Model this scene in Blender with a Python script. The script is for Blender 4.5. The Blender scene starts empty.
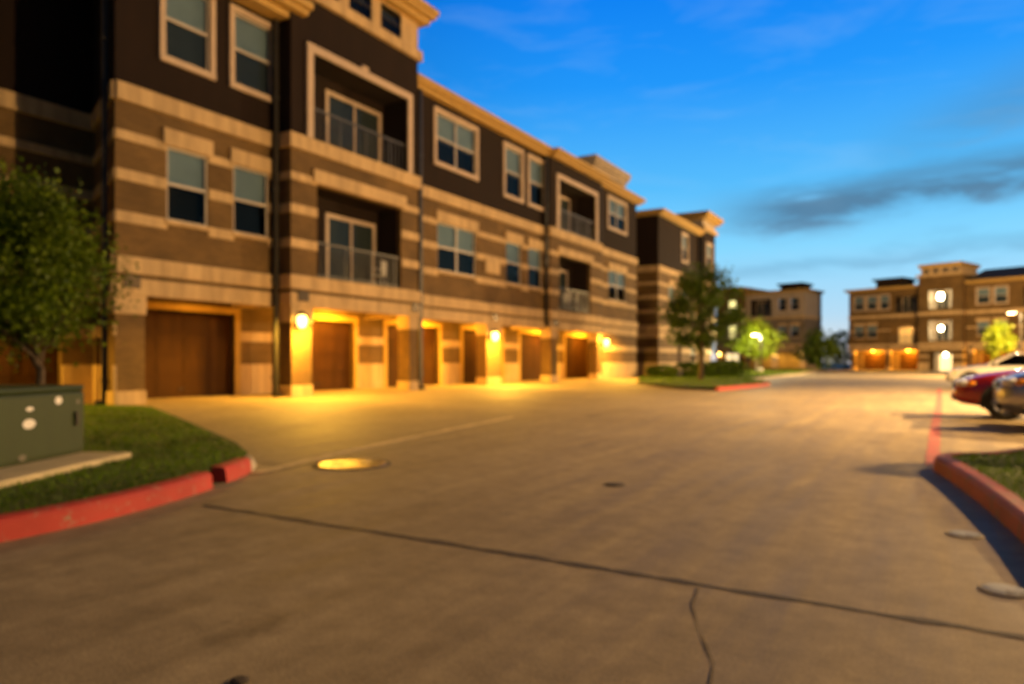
import bpy, math, random
from mathutils import Vector, Matrix
R = math.radians
PI = math.pi
SC = bpy.context.scene
COL = SC.collection
rnd = random.Random(11)

# ------------------------------------------------------------------ materials
MATS = {}


def nodes_of(name):
    m = bpy.data.materials.new(name)
    m.use_nodes = True
    nt = m.node_tree
    return m, nt, nt.nodes['Principled BSDF']


def N(nt, typ, **kw):
    n = nt.nodes.new(typ)
    for k, v in kw.items():
        if k.startswith('i_'):
            n.inputs[k[2:].replace('_', ' ')].default_value = v
        else:
            setattr(n, k, v)
    return n


def ramp(nt, fac, stops):
    r = nt.nodes.new('ShaderNodeValToRGB')
    e = r.color_ramp.elements
    e[0].position, e[0].color = stops[0][0], (*stops[0][1], 1)
    e[1].position, e[1].color = stops[1][0], (*stops[1][1], 1)
    for p, c in stops[2:]:
        x = e.new(p)
        x.color = (*c, 1)
    nt.links.new(fac, r.inputs['Fac'])
    return r.outputs['Color']


def mixc(nt, fac, a, b, mode='MIX'):
    m = nt.nodes.new('ShaderNodeMix')
    m.data_type = 'RGBA'
    m.blend_type = mode
    for sock, val in ((m.inputs['Factor'], fac), (m.inputs['A'], a), (m.inputs['B'], b)):
        if hasattr(val, 'node'):
            nt.links.new(val, sock)
        elif isinstance(val, (int, float)):
            sock.default_value = val
        else:
            sock.default_value = (*val, 1)
    return [o for o in m.outputs if o.type == 'RGBA'][0]


def bump(nt, bsdf, height, strength=.3, dist=.02):
    b = N(nt, 'ShaderNodeBump')
    b.inputs['Strength'].default_value = strength
    b.inputs['Distance'].default_value = dist
    nt.links.new(height, b.inputs['Height'])
    nt.links.new(b.outputs['Normal'], bsdf.inputs['Normal'])


def rough_mat(name, col, rough=.85, vary=.25, scale=3.0, fine=60., bstr=.25, metallic=0., spec=.4):
    """plain stuff with blotches, small grain and a slight relief"""
    m, nt, b = nodes_of(name)
    tc = N(nt, 'ShaderNodeTexCoord')
    n1 = N(nt, 'ShaderNodeTexNoise', i_Scale=scale, i_Detail=6., i_Roughness=.6)
    n2 = N(nt, 'ShaderNodeTexNoise', i_Scale=fine, i_Detail=3.)
    nt.links.new(tc.outputs['Object'], n1.inputs['Vector'])
    nt.links.new(tc.outputs['Object'], n2.inputs['Vector'])
    if name in ('cream_stone', 'dark_stucco', 'cornice_paint', 'light_stucco', 'garage_brown', 'cabinet_green'):
        mpg = N(nt, 'ShaderNodeMapping')
        mpg.inputs['Scale'].default_value = (2.2, 2.2, .35)
        nt.links.new(tc.outputs['Object'], mpg.inputs['Vector'])
        nt.links.new(mpg.outputs['Vector'], n1.inputs['Vector'])
    lo = tuple(c * (1 - vary) for c in col)
    hi = tuple(min(1, c * (1 + vary)) for c in col)
    c1 = ramp(nt, n1.outputs['Fac'], [(.3, lo), (.7, hi)])
    c2 = ramp(nt, n2.outputs['Fac'], [(.3, (.86,) * 3), (.7, (1.08,) * 3)])
    nt.links.new(mixc(nt, 1., c1, c2, 'MULTIPLY'), b.inputs['Base Color'])
    b.inputs['Roughness'].default_value = rough
    b.inputs['Metallic'].default_value = metallic
    b.inputs['Specular IOR Level'].default_value = spec
    if bstr:
        bump(nt, b, n2.outputs['Fac'], bstr, .01)
    MATS[name] = m
    return m


def brick_mat(name, c1, c2, mortar):
    m, nt, b = nodes_of(name)
    uv = N(nt, 'ShaderNodeUVMap')
    br = N(nt, 'ShaderNodeTexBrick', i_Scale=1., i_Mortar_Size=.006, i_Bias=-.1, i_Brick_Width=.22, i_Row_Height=.075)
    br.inputs['Color1'].default_value = (*c1, 1)
    br.inputs['Color2'].default_value = (*c2, 1)
    br.inputs['Mortar'].default_value = (*mortar, 1)
    nt.links.new(uv.outputs['UV'], br.inputs['Vector'])
    n1 = N(nt, 'ShaderNodeTexNoise', i_Scale=.9, i_Detail=6.)
    nt.links.new(uv.outputs['UV'], n1.inputs['Vector'])
    c = ramp(nt, n1.outputs['Fac'], [(.3, (.66,) * 3), (.7, (1.2,) * 3)])
    nt.links.new(mixc(nt, 1., br.outputs['Color'], c, 'MULTIPLY'), b.inputs['Base Color'])
    b.inputs['Roughness'].default_value = .9
    bump(nt, b, br.outputs['Fac'], -.4, .01)
    MATS[name] = m


def emit_mat(name, col, strength):
    m, nt, b = nodes_of(name)
    b.inputs['Base Color'].default_value = (*col, 1)
    b.inputs['Emission Color'].default_value = (*col, 1)
    b.inputs['Emission Strength'].default_value = strength
    MATS[name] = m


def leaf_mat(name, lo, hi):
    m, nt, b = nodes_of(name)
    g = N(nt, 'ShaderNodeNewGeometry')
    c = ramp(nt, g.outputs['Random Per Island'], [(0., lo), (1., hi)])
    tc = N(nt, 'ShaderNodeTexCoord')
    n1 = N(nt, 'ShaderNodeTexNoise', i_Scale=1.3, i_Detail=3.)
    nt.links.new(tc.outputs['Object'], n1.inputs['Vector'])
    c2 = ramp(nt, n1.outputs['Fac'], [(.35, (.55,) * 3), (.65, (1.25,) * 3)])
    col = mixc(nt, 1., c, c2, 'MULTIPLY')
    nt.links.new(col, b.inputs['Base Color'])
    b.inputs['Roughness'].default_value = .55
    b.inputs['Specular IOR Level'].default_value = .3
    t = N(nt, 'ShaderNodeBsdfTranslucent')
    nt.links.new(col, t.inputs['Color'])
    mx = N(nt, 'ShaderNodeMixShader')
    mx.inputs[0].default_value = .35
    nt.links.new(b.outputs[0], mx.inputs[1])
    nt.links.new(t.outputs[0], mx.inputs[2])
    nt.links.new(mx.outputs[0], nt.nodes['Material Output'].inputs['Surface'])
    MATS[name] = m


def glass_mat(name, tint, refl=.22, rough=.04):
    m, nt, b = nodes_of(name)
    nt.nodes.remove(b)
    lw = N(nt, 'ShaderNodeLayerWeight')
    lw.inputs['Blend'].default_value = .35
    tr = N(nt, 'ShaderNodeBsdfTransparent')
    tr.inputs['Color'].default_value = (*tint, 1)
    gl = N(nt, 'ShaderNodeBsdfGlossy')
    gl.inputs['Roughness'].default_value = rough
    gl.inputs['Color'].default_value = (.92, .85, .74, 1)
    ma = N(nt, 'ShaderNodeMath', operation='MULTIPLY_ADD')
    nt.links.new(lw.outputs['Fresnel'], ma.inputs[0])
    ma.inputs[1].default_value = .2
    ma.inputs[2].default_value = refl
    mx = N(nt, 'ShaderNodeMixShader')
    nt.links.new(ma.outputs[0], mx.inputs[0])
    nt.links.new(tr.outputs[0], mx.inputs[1])
    nt.links.new(gl.outputs[0], mx.inputs[2])
    nt.links.new(mx.outputs[0], nt.nodes['Material Output'].inputs['Surface'])
    MATS[name] = m


def road_mat():
    m, nt, b = nodes_of('concrete_road')
    tc = N(nt, 'ShaderNodeTexCoord')
    mp = N(nt, 'ShaderNodeMapping')
    mp.inputs['Scale'].default_value = (2.6, .2, 1)
    nt.links.new(tc.outputs['Object'], mp.inputs['Vector'])
    streak = N(nt, 'ShaderNodeTexNoise', i_Scale=1.5, i_Detail=7., i_Roughness=.65)
    nt.links.new(mp.outputs['Vector'], streak.inputs['Vector'])
    big = N(nt, 'ShaderNodeTexNoise', i_Scale=.35, i_Detail=5., i_Roughness=.6)
    mid = N(nt, 'ShaderNodeTexNoise', i_Scale=5., i_Detail=6., i_Roughness=.7)
    fine = N(nt, 'ShaderNodeTexNoise', i_Scale=70., i_Detail=4.)
    for n in (big, mid, fine):
        nt.links.new(tc.outputs['Object'], n.inputs['Vector'])
    c = ramp(nt, big.outputs['Fac'], [(.3, (.30, .23, .13)), (.7, (.43, .335, .195))])
    c = mixc(nt, 1., c, ramp(nt, streak.outputs['Fac'], [(.32, (.74, .735, .73)), (.66, (1.1,) * 3)]), 'MULTIPLY')
    c = mixc(nt, 1., c, ramp(nt, mid.outputs['Fac'], [(.3, (.74,) * 3), (.68, (1.14,) * 3)]), 'MULTIPLY')
    c = mixc(nt, 1., c, ramp(nt, fine.outputs['Fac'], [(.3, (.8,) * 3), (.7, (1.14,) * 3)]), 'MULTIPLY')
    drip = N(nt, 'ShaderNodeTexVoronoi', i_Scale=.55)
    nt.links.new(tc.outputs['Object'], drip.inputs['Vector'])
    dd = N(nt, 'ShaderNodeMath', operation='ADD')
    nt.links.new(drip.outputs['Distance'], dd.inputs[0])
    dm = N(nt, 'ShaderNodeMath', operation='MULTIPLY')
    nt.links.new(mid.outputs['Fac'], dm.inputs[0])
    dm.inputs[1].default_value = .35
    nt.links.new(dm.outputs[0], dd.inputs[1])
    c = mixc(nt, 1., c, ramp(nt, dd.outputs[0], [(.21, (.62, .6, .58)), (.34, (1.,) * 3)]), 'MULTIPLY')
    nt.links.new(c, b.inputs['Base Color'])
    b.inputs['Specular IOR Level'].default_value = .35
    rr = N(nt, 'ShaderNodeMapRange')
    rr.inputs['From Min'].default_value, rr.inputs['From Max'].default_value = .3, .7
    rr.inputs['To Min'].default_value, rr.inputs['To Max'].default_value = .62, .85
    nt.links.new(streak.outputs['Fac'], rr.inputs['Value'])
    nt.links.new(rr.outputs[0], b.inputs['Roughness'])
    bump(nt, b, fine.outputs['Fac'], .3, .006)
    MATS['concrete_road'] = m


def worn_paint(name, col, under, amount=.5):
    m, nt, b = nodes_of(name)
    tc = N(nt, 'ShaderNodeTexCoord')
    n1 = N(nt, 'ShaderNodeTexNoise', i_Scale=9., i_Detail=8., i_Roughness=.72)
    n2 = N(nt, 'ShaderNodeTexNoise', i_Scale=2., i_Detail=5.)
    for n in (n1, n2):
        nt.links.new(tc.outputs['Object'], n.inputs['Vector'])
    f = ramp(nt, n1.outputs['Fac'], [(amount, (1,) * 3), (amount + .12, (0,) * 3)])
    c = ramp(nt, n2.outputs['Fac'], [(.3, tuple(x * .75 for x in col)), (.7, tuple(x * 1.15 for x in col))])
    nt.links.new(mixc(nt, f, under, c), b.inputs['Base Color'])
    b.inputs['Roughness'].default_value = .75
    bump(nt, b, n1.outputs['Fac'], .2, .01)
    MATS[name] = m


def simple(name, col, rough=.5, metallic=0., spec=.5, coat=0.):
    m, nt, b = nodes_of(name)
    b.inputs['Base Color'].default_value = (*col, 1)
    b.inputs['Roughness'].default_value = rough
    b.inputs['Metallic'].default_value = metallic
    b.inputs['Specular IOR Level'].default_value = spec
    b.inputs['Coat Weight'].default_value = coat
    MATS[name] = m


brick_mat('tan_brick', (.145, .082, .024), (.108, .06, .017), (.16, .105, .045))
brick_mat('grey_brick', (.20, .16, .12), (.155, .12, .09), (.24, .20, .16))
rough_mat('cream_stone', (.50, .355, .19), .85, .26, 1.6)
rough_mat('cornice_paint', (.47, .31, .10), .7, .1, 2.)
rough_mat('dark_stucco', (.0135, .0062, .0038), 1., .2, 1.2, 90.)
rough_mat('crack_edge', (.17, .13, .08), .9, .3, 20.)
rough_mat('light_stucco', (.42, .35, .28), .9, .15, 1.2, 90.)
rough_mat('porch_paint', (.52, .33, .07), .8, .1, 2.)
rough_mat('trim_paint', (.50, .385, .29), .6, .08, 2., bstr=.05)
rough_mat('vinyl', (.52, .47, .42), .4, .04, 2., bstr=0)
rough_mat('garage_brown', (.046, .0185, .003), .85, .3, 1.5, 50., .1, spec=.15)
rough_mat('roof_felt', (.05, .055, .065), .9, .2, 1.5)
rough_mat('dark_metal', (.03, .026, .022), .45, .15, 3., bstr=0, metallic=.3)
rough_mat('bronze', (.07, .05, .03), .4, .15, 3., bstr=0, metallic=.6)
rough_mat('rail_metal', (.13, .12, .10), .4, .1, 3., bstr=0, metallic=.5)
rough_mat('cabinet_green', (.026, .042, .006), .6, .12, 2.5, 120., .05)
rough_mat('kerb_concrete', (.40, .34, .26), .85, .2, 3.)
rough_mat('pad_concrete', (.56, .46, .27), .85, .15, 3.)
rough_mat('soil', (.075, .105, .006), 1., .35, 4., 40., .5)
rough_mat('bark', (.10, .07, .045), .95, .35, 8., 40., .6)
rough_mat('tar', (.085, .065, .045), .8, .3, 20.)
rough_mat('cast_iron', (.30, .26, .20), .36, .8, 7., 70., .35, metallic=.85)
rough_mat('rubber', (.018, .018, .019), .8, .1, 3., bstr=0)
rough_mat('boulder', (.36, .31, .25), .9, .2, 3., 30., .5)
worn_paint('dull_steel', (.36, .38, .42), (.12, .11, .09), .52)
rough_mat('lit_seam', (.68, .52, .28), .8, .2, 3.)  # concrete made paler: lamplight caught on the seam's lip is in the colour
worn_paint('red_paint', (.46, .04, .026), (.30, .19, .13), .555)
worn_paint('dark_worn_paint', (.34, .05, .032), (.13, .085, .055), .52)  # darker red over a darker base than the other kerbs
worn_paint('red_line', (.46, .10, .07), (.34, .26, .20), .54)
road_mat()
glass_mat('pane_glass', (.68, .76, .76), .02)
glass_mat('screen_glass', (.30, .33, .34), .015)
glass_mat('car_glass', (.12, .14, .16), .12)
simple('room_dark', (.04, .046, .05), .9)
rough_mat('sky_tint_blind', (.27, .345, .45), .8, .06, 2., bstr=0)  # blue of the sky mirrored in the panes is put into the blind colour
simple('chrome', (.7, .7, .72), .15, 1.)
simple('lens_clear', (.7, .7, .7), .1)
simple('lens_amber', (.8, .3, .03), .15)
simple('lens_red', (.4, .01, .01), .15)
simple('sticker', (.75, .72, .68), .5)
simple('plastic_white', (.72, .70, .66), .5)
simple('car_silver', (.42, .41, .42), .28, .7, .5, .6)
simple('car_red', (.28, .012, .018), .3, .1, .5, .8)
simple('car_white', (.40, .385, .36), .35, 0, .5, .6)
simple('car_blue', (.05, .07, .15), .3, .3, .5, .8)
simple('car_black', (.02, .02, .024), .3, .2, .5, .8)
emit_mat('lamp_glow', (1., .60, .13), 11.)
emit_mat('soffit_glow', (1., .55, .13), 14.)
emit_mat('stair_glow', (1., .86, .50), 38.)
emit_mat('lit_window', (1., .78, .30), 2.2)
emit_mat('lit_door', (1., .78, .40), 1.1)
emit_mat('lit_balcony', (1., .50, .13), 1.0)
emit_mat('street_glow', (1., .72, .36), 18.)
leaf_mat('leaf_green', (.06, .11, .002), (.18, .26, .005))
leaf_mat('leaf_dark', (.045, .09, .005), (.12, .20, .01))
leaf_mat('leaf_lime', (.14, .20, .008), (.26, .32, .01))
leaf_mat('blade_green', (.065, .135, .002), (.16, .28, .005))


# ------------------------------------------------------------------ mesh builder
class MB:
    def __init__(self):
        self.v, self.f, self.m, self.s = [], [], [], []
        self.cur = 0

    def face(self, pts, smooth=False):
        i = len(self.v)
        self.v += [tuple(p) for p in pts]
        self.f.append(tuple(range(i, i + len(pts))))
        self.m.append(self.cur)
        self.s.append(smooth)

    def grid(self, rows, closed=False, smooth=True, flip=False):
        """rows of equal length joined by quads"""
        i0 = len(self.v)
        n = len(rows[0])
        for r in rows:
            self.v += [tuple(p) for p in r]
        for a in range(len(rows) - 1):
            for b in range(n if closed else n - 1):
                q = (i0 + a * n + b, i0 + a * n + (b + 1) % n, i0 + (a + 1) * n + (b + 1) % n, i0 + (a + 1) * n + b)
                self.f.append(q[::-1] if flip else q)
                self.m.append(self.cur)
                self.s.append(smooth)

    def box(self, x0, x1, y0, y1, z0, z1):
        i = len(self.v)
        self.v += [(x, y, z) for z in (z0, z1) for y in (y0, y1) for x in (x0, x1)]
        for q in ((0, 2, 3, 1), (4, 5, 7, 6), (0, 1, 5, 4), (2, 6, 7, 3), (0, 4, 6, 2), (1, 3, 7, 5)):
            self.f.append(tuple(i + k for k in q))
            self.m.append(self.cur)
            self.s.append(False)

    def tube(self, p0, p1, r0, r1=None, n=10, caps=True, smooth=True):
        r1 = r0 if r1 is None else r1
        p0, p1 = Vector(p0), Vector(p1)
        d = (p1 - p0).normalized()
        a = d.orthogonal().normalized()
        b = d.cross(a)
        ring = lambda p, r: [p + (a * math.cos(t) + b * math.sin(t)) * r for t in [2 * PI * k / n for k in range(n)]]
        A, B = ring(p0, r0), ring(p1, r1)
        self.grid([A, B], True, smooth)
        if caps:
            self.face(A[::-1])
            self.face(B)

    def path(self, pts, radii, n=8):
        rows = []
        for k, p in enumerate(pts):
            p = Vector(p)
            d = (Vector(pts[min(k + 1, len(pts) - 1)]) - Vector(pts[max(k - 1, 0)])).normalized()
            a = d.cross(Vector((.3, .9, .2))).normalized()
            b = d.cross(a)
            rows.append([p + (a * math.cos(t) + b * math.sin(t)) * radii[k] for t in [2 * PI * j / n for j in range(n)]])
        self.grid(rows, True)
        self.face(rows[-1])
        self.face(rows[0][::-1])

    def lathe(self, c, prof, n=20, axis='z'):
        rows = []
        for r, h in prof:
            row = []
            for k in range(n):
                t = 2 * PI * k / n
                a, b = r * math.cos(t), r * math.sin(t)
                row.append((c[0] + a, c[1] + b, c[2] + h) if axis == 'z' else (c[0] + a, c[1] + h, c[2] - b) if axis == 'y' else (c[0] + h, c[1] + a, c[2] + b))
            rows.append(row)
        self.grid(rows, True)

    def ball(self, c, rx, ry=None, rz=None, n=14, m=9):
        ry, rz = ry or rx, rz or rx
        rows = []
        for i in range(m + 1):
            t = -PI / 2 + PI * i / m
            rows.append([(c[0] + rx * math.cos(t) * math.cos(2 * PI * k / n), c[1] + ry * math.cos(t) * math.sin(2 * PI * k / n), c[2] + rz * math.sin(t)) for k in range(n)])
        self.grid(rows, True)

    def build(self, name, mats, parent=None, bevel=0., subsurf=0):
        me = bpy.data.meshes.new(name)
        me.from_pydata(self.v, [], self.f)
        if not isinstance(mats, (list, tuple)):
            mats = [mats]
        for k in mats:
            me.materials.append(MATS[k])
        me.polygons.foreach_set('material_index', self.m)
        me.polygons.foreach_set('use_smooth', self.s)
        if len(self.f) < 20000:
            uv = me.uv_layers.new(name='UVMap').data
            for p in me.polygons:
                nx, ny, nz = (abs(c) for c in p.normal)
                for li in p.loop_indices:
                    x, y, z = me.vertices[me.loops[li].vertex_index].co
                    uv[li].uv = (y, z) if nx >= ny and nx >= nz else (x, z) if ny >= nz else (x, y)
        o = bpy.data.objects.new(name, me)
        COL.objects.link(o)
        if parent is not None:
            o.parent = parent
            if 'off' in parent:
                o.location = [-c for c in parent['off']]
        if bevel:
            b = o.modifiers.new('bevel', 'BEVEL')
            b.width, b.segments, b.limit_method = bevel, 2, 'ANGLE'
        if subsurf:
            b = o.modifiers.new('subsurf', 'SUBSURF')
            b.levels = b.render_levels = subsurf
        return o


def tag(o, label=None, cat=None, group=None, kind=None):
    if label: o['label'] = label
    if cat: o['category'] = cat
    if group: o['group'] = group
    if kind: o['kind'] = kind
    return o


def empty(name, loc, rz=0., off=None):
    o = bpy.data.objects.new(name, None)
    COL.objects.link(o)
    o.location = loc
    o.rotation_euler = (0, 0, rz)
    o.empty_display_size = .3
    if off: o['off'] = off
    return o


def kids(o):
    return [c for c in bpy.data.objects if c.parent is o]


def copy_tree(o, parent=None):
    c = o.copy()
    COL.objects.link(c)
    if parent is not None: c.parent = parent
    for ch in kids(o): copy_tree(ch, c)
    return c


def light(loc, power, col, radius=.08, kind='POINT', rot=None, parent=None, cone=165, blend=.3):
    d = bpy.data.lights.new('lamp_light', kind)
    if kind == 'SPOT': d.spot_size, d.spot_blend = R(cone), blend
    d.energy, d.color, d.shadow_soft_size = power, col, radius
    o = bpy.data.objects.new('lamp_light', d)
    COL.objects.link(o)
    o.location = loc
    if rot: o.rotation_euler = rot
    if parent is not None: o.parent = parent
    return o


# ------------------------------------------------------------------ facade kit
# a frame maps (u along the wall, z up, w outwards); u x z = outwards
class Frame:
    def __init__(self, o, ang=90.):
        self.o = Vector((o[0], o[1], 0))
        self.u = Vector((math.cos(R(ang)), math.sin(R(ang)), 0))
        self.n = Vector((self.u.y, -self.u.x, 0))

    def __call__(self, u, z, w=0.):
        return self.o + self.u * u + self.n * w + Vector((0, 0, z))


def fbox(mb, F, u0, u1, z0, z1, w0, w1):
    P = [F(u, z, w) for z in (z0, z1) for u in (u0, u1) for w in (w1, w0)]
    i = len(mb.v)
    mb.v += [tuple(p) for p in P]
    for q in ((0, 1, 3, 2), (4, 6, 7, 5), (0, 2, 6, 4), (1, 5, 7, 3), (0, 4, 5, 1), (2, 3, 7, 6)):
        mb.f.append(tuple(i + k for k in q))
        mb.m.append(mb.cur)
        mb.s.append(False)


def wall(mb, F, u0, u1, z0, z1, holes=(), depth=.12):
    """one wall face with real openings and their reveals"""
    hs = [h for h in holes if h[0] < u1 and h[1] > u0 and h[2] < z1 and h[3] > z0]
    us = sorted({u0, u1, *[min(max(c, u0), u1) for h in hs for c in h[:2]]})
    zs = sorted({z0, z1, *[min(max(c, z0), z1) for h in hs for c in h[2:4]]})
    for a, b in zip(us, us[1:]):
        for c, d in zip(zs, zs[1:]):
            mu, mz = (a + b) / 2, (c + d) / 2
            if any(h[0] < mu < h[1] and h[2] < mz < h[3] for h in hs): continue
            mb.face([F(a, c), F(b, c), F(b, d), F(a, d)])
    for h in hs:
        a, b, c, d = h[:4]
        e = -(h[4] if len(h) > 4 else depth)
        mb.face([F(a, c), F(a, d), F(a, d, e), F(a, c, e)][::-1])
        mb.face([F(b, c), F(b, c, e), F(b, d, e), F(b, d)][::-1])
        mb.face([F(a, d), F(b, d), F(b, d, e), F(a, d, e)][::-1])
        mb.face([F(a, c), F(a, c, e), F(b, c, e), F(b, c)][::-1])


def cut(u0, u1, z0, z1, holes):
    """the pieces of a band left over between openings"""
    segs = [(u0, u1)]
    for h in holes:
        if h[2] < z1 and h[3] > z0:
            nxt = []
            for a, b in segs:
                if h[0] >= b or h[1] <= a: nxt.append((a, b)); continue
                if h[0] > a: nxt.append((a, h[0]))
                if h[1] < b: nxt.append((h[1], b))
            segs = nxt
    return [s for s in segs if s[1] - s[0] > .02]


def window(B, F, a, b, c, d, cols=1, casing=.16, lintel=False, frame='vinyl', lit=None, shade=.5):
    """sash window: frame with pane, blind, casing (or stone lintel and sill)"""
    mb = MB()
    t = .05
    fbox(mb, F, a, b, c, c + t, -.10, -.03)
    fbox(mb, F, a, b, d - t, d, -.10, -.03)
    fbox(mb, F, a, a + t, c + t, d - t, -.10, -.03)
    fbox(mb, F, b - t, b, c + t, d - t, -.10, -.03)
    mid = (c + d) / 2
    xs = [a + t + (b - a - 2 * t) * k / cols for k in range(cols + 1)]
    for x in xs[1:-1]:
        fbox(mb, F, x - .04, x + .04, c + t, d - t, -.10, -.03)
    for x0, x1 in zip(xs, xs[1:]):
        fbox(mb, F, x0 + (.04 if x0 > xs[0] else 0), x1 - (.04 if x1 < xs[-1] else 0), mid - .035, mid + .035, -.10, -.025)
    mb.cur = 1
    mb.face([F(a, c, -.30), F(b, c, -.30), F(b, d, -.30), F(a, d, -.30)])
    w = mb.build('window', [frame, lit or 'room_dark'], B)
    g = MB()
    g.face([F(a + t, c + t, -.06), F(b - t, c + t, -.06), F(b - t, mid, -.06), F(a + t, mid, -.06)])
    g.face([F(a + t, mid, -.05), F(b - t, mid, -.05), F(b - t, d - t, -.05), F(a + t, d - t, -.05)])
    g.m[0] = 1
    g.build('pane', ['pane_glass', 'screen_glass'], w)
    if not lit:
        bl = MB()
        zb = d - (d - c) * shade
        k = 0
        z = d - t
        while z > zb:
            fbox(bl, F, a + t, b - t, z - .042, z, -.135 - (k % 2) * .004, -.125)
            z -= .046
            k += 1
        bl.build('blind', 'sky_tint_blind', w)
    if casing:
        e = casing
        cs = MB()
        fbox(cs, F, a - e, b + e, d, d + e, -.02, .06)
        fbox(cs, F, a - e, b + e, c - e, c, -.02, .075)
        fbox(cs, F, a - e, a, c, d, -.02, .06)
        fbox(cs, F, b, b + e, c, d, -.02, .06)
        cs.build('casing', 'trim_paint', w, bevel=.012)
    if lintel:
        cs = MB()
        fbox(cs, F, a - .12, b + .12, d + .003, d + .42, -.02, .085)
        cs.build('lintel', 'cream_stone', w, bevel=.012)
        cs = MB()
        fbox(cs, F, a - .06, b + .06, c - .11, c - .003, -.02, .075)
        cs.build('sill', 'cream_stone', w, bevel=.01)
    return w


def railing(F, a, b, z0, parent, w=-.08, h=1.1):
    mb = MB()
    fbox(mb, F, a, b, z0 + h - .05, z0 + h, w - .03, w + .03)
    fbox(mb, F, a, b, z0 + .09, z0 + .13, w - .02, w + .02)
    n = max(3, int((b - a) / .19))
    for k in range(n + 1):
        u = a + .012 + (b - a - .024) * k / n
        t = .024 if k % 6 == 0 else .013
        fbox(mb, F, u - t, u + t, z0 + (.0 if k % 6 == 0 else .13), z0 + h - .05, w - t, w + t)
    return mb.build('railing', 'rail_metal', parent)


def balcony(B, F, a, b, c, d, depth=1.5, wallm='dark_stucco', lit=False, door=None, rail_h=1.1, far=False):
    """recessed balcony: lining, glazed door in its casing, railing"""
    mb = MB()
    e = -depth
    i0 = -.16
    mb.face([F(a, c, e), F(b, c, e), F(b, d, e), F(a, d, e)])
    mb.face([F(a, c, i0), F(a, c, e), F(a, d, e), F(a, d, i0)])
    mb.face([F(b, c, i0), F(b, d, i0), F(b, d, e), F(b, c, e)])
    mb.face([F(a, d, i0), F(a, d, e), F(b, d, e), F(b, d, i0)])
    mb.cur = 1
    mb.face([F(a, c, 0.), F(b, c, 0.), F(b, c, e), F(a, c, e)])
    o = mb.build('balcony', [wallm, 'kerb_concrete'], B)
    da, db = door or (a + (b - a) * .12, a + (b - a) * .62)
    dz = c + 2.15
    fr = MB()
    t = .14
    fbox(fr, F, da - t, db + t, dz, dz + t, e, e + .05)
    fbox(fr, F, da - t, da, c, dz, e, e + .05)
    fbox(fr, F, db, db + t, c, dz, e, e + .05)
    m = (da + db) / 2
    fbox(fr, F, m - .045, m + .045, c, dz, e + .004, e + .045)
    fbox(fr, F, da, db, c + .004, c + .09, e + .004, e + .04)
    fr.build('door_casing', 'trim_paint', o)
    g = MB()
    g.face([F(da, c, e + .02), F(db, c, e + .02), F(db, dz, e + .02), F(da, dz, e + .02)])
    g.cur = 1
    g.face([F(da, c, e + .008), F(db, c, e + .008), F(db, dz, e + .008), F(da, dz, e + .008)])
    g.build('glazed_door', ['pane_glass', 'lit_balcony' if lit else 'room_dark'], o)
    railing(F, a + .02, b - .02, c, o, h=rail_h)
    return o


def bands(B, F, u0, u1, rows, holes, name='stone_band', mat='cream_stone', proj=.05, left=None, right=None):
    """projecting courses, cut where openings stand; left/right wrap round the sides by that length"""
    for z0, z1 in rows:
        pieces = [(a, b, -.03) for a, b in cut(u0, u1, z0, z1, holes)]
        if left: pieces.append((u0 - proj, u0 - .0005, -left))
        if right: pieces.append((u1 + .0005, u1 + proj, -right))
        for a, b, w in pieces:
            mb = MB()
            fbox(mb, F, a, b, z0, z1, w, proj)
            mb.build(name, mat, B, bevel=.012)


STRIPES = [(6.30, 6.52), (5.36, 5.62), (4.38, 4.64)]


def cornice(B, F, u0, u1, z0, z1, over, depth, left=.4, right=.4, name='cornice', mat='cornice_paint'):
    mb = MB()
    h = z1 - z0
    fbox(mb, F, u0 - left * .6, u1 + right * .6, z0, z0 + h * .35, -depth, over * .55)
    fbox(mb, F, u0 - left * .85, u1 + right * .85, z0 + h * .351, z0 + h * .62, -depth, over * .85)
    fbox(mb, F, u0 - left, u1 + right, z0 + h * .621, z1, -depth, over)
    return mb.build(name, mat, B, bevel=.04)


def section(B, F, u0, u1, h3, h2, depth=9., zb=2.72, ztop=11.05, up='dark_stucco', low='tan_brick', left=True, right=True,
            stripes=STRIPES, corn=(11.0, 11.38, .5), cl=.4, cr=.4, band_proj=.09):
    """two upper storeys: brick below, rendered above, stone courses between"""
    mb = MB()
    wall(mb, F, u0, u1, zb, 7.4, h2)
    if left: mb.face([F(u0, zb, -depth), F(u0, zb), F(u0, 7.4), F(u0, 7.4, -depth)])
    if right: mb.face([F(u1, zb), F(u1, zb, -depth), F(u1, 7.4, -depth), F(u1, 7.4)])
    mb.build('brick_wall', low, B)
    mb = MB()
    wall(mb, F, u0, u1, 7.4, ztop, h3)
    if left: mb.face([F(u0, 7.4, -depth), F(u0, 7.4), F(u0, ztop), F(u0, ztop, -depth)])
    if right: mb.face([F(u1, 7.4), F(u1, 7.4, -depth), F(u1, ztop, -depth), F(u1, ztop)])
    mb.build('stucco_wall', up, B)
    L, Rr = (depth if left else None), (depth if right else None)
    bands(B, F, u0, u1, [(7.2, 7.62), (3.2, 3.6)], [], 'stone_band', 'cream_stone', band_proj, L, Rr)
    bands(B, F, u0, u1, [(2.70, 3.10)], [], 'stone_band', 'cream_stone', band_proj * .7, L, Rr)
    if stripes:
        bands(B, F, u0, u1, stripes, h2, 'stone_stripe', 'cream_stone', .035, L, Rr)
    mb = MB()
    mb.face([F(u0, ztop), F(u1, ztop), F(u1, ztop, -depth), F(u0, ztop, -depth)])
    mb.build('roof', 'roof_felt', B)
    if corn:
        cornice(B, F, u0, u1, corn[0], corn[1], corn[2], depth, cl, cr)


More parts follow.
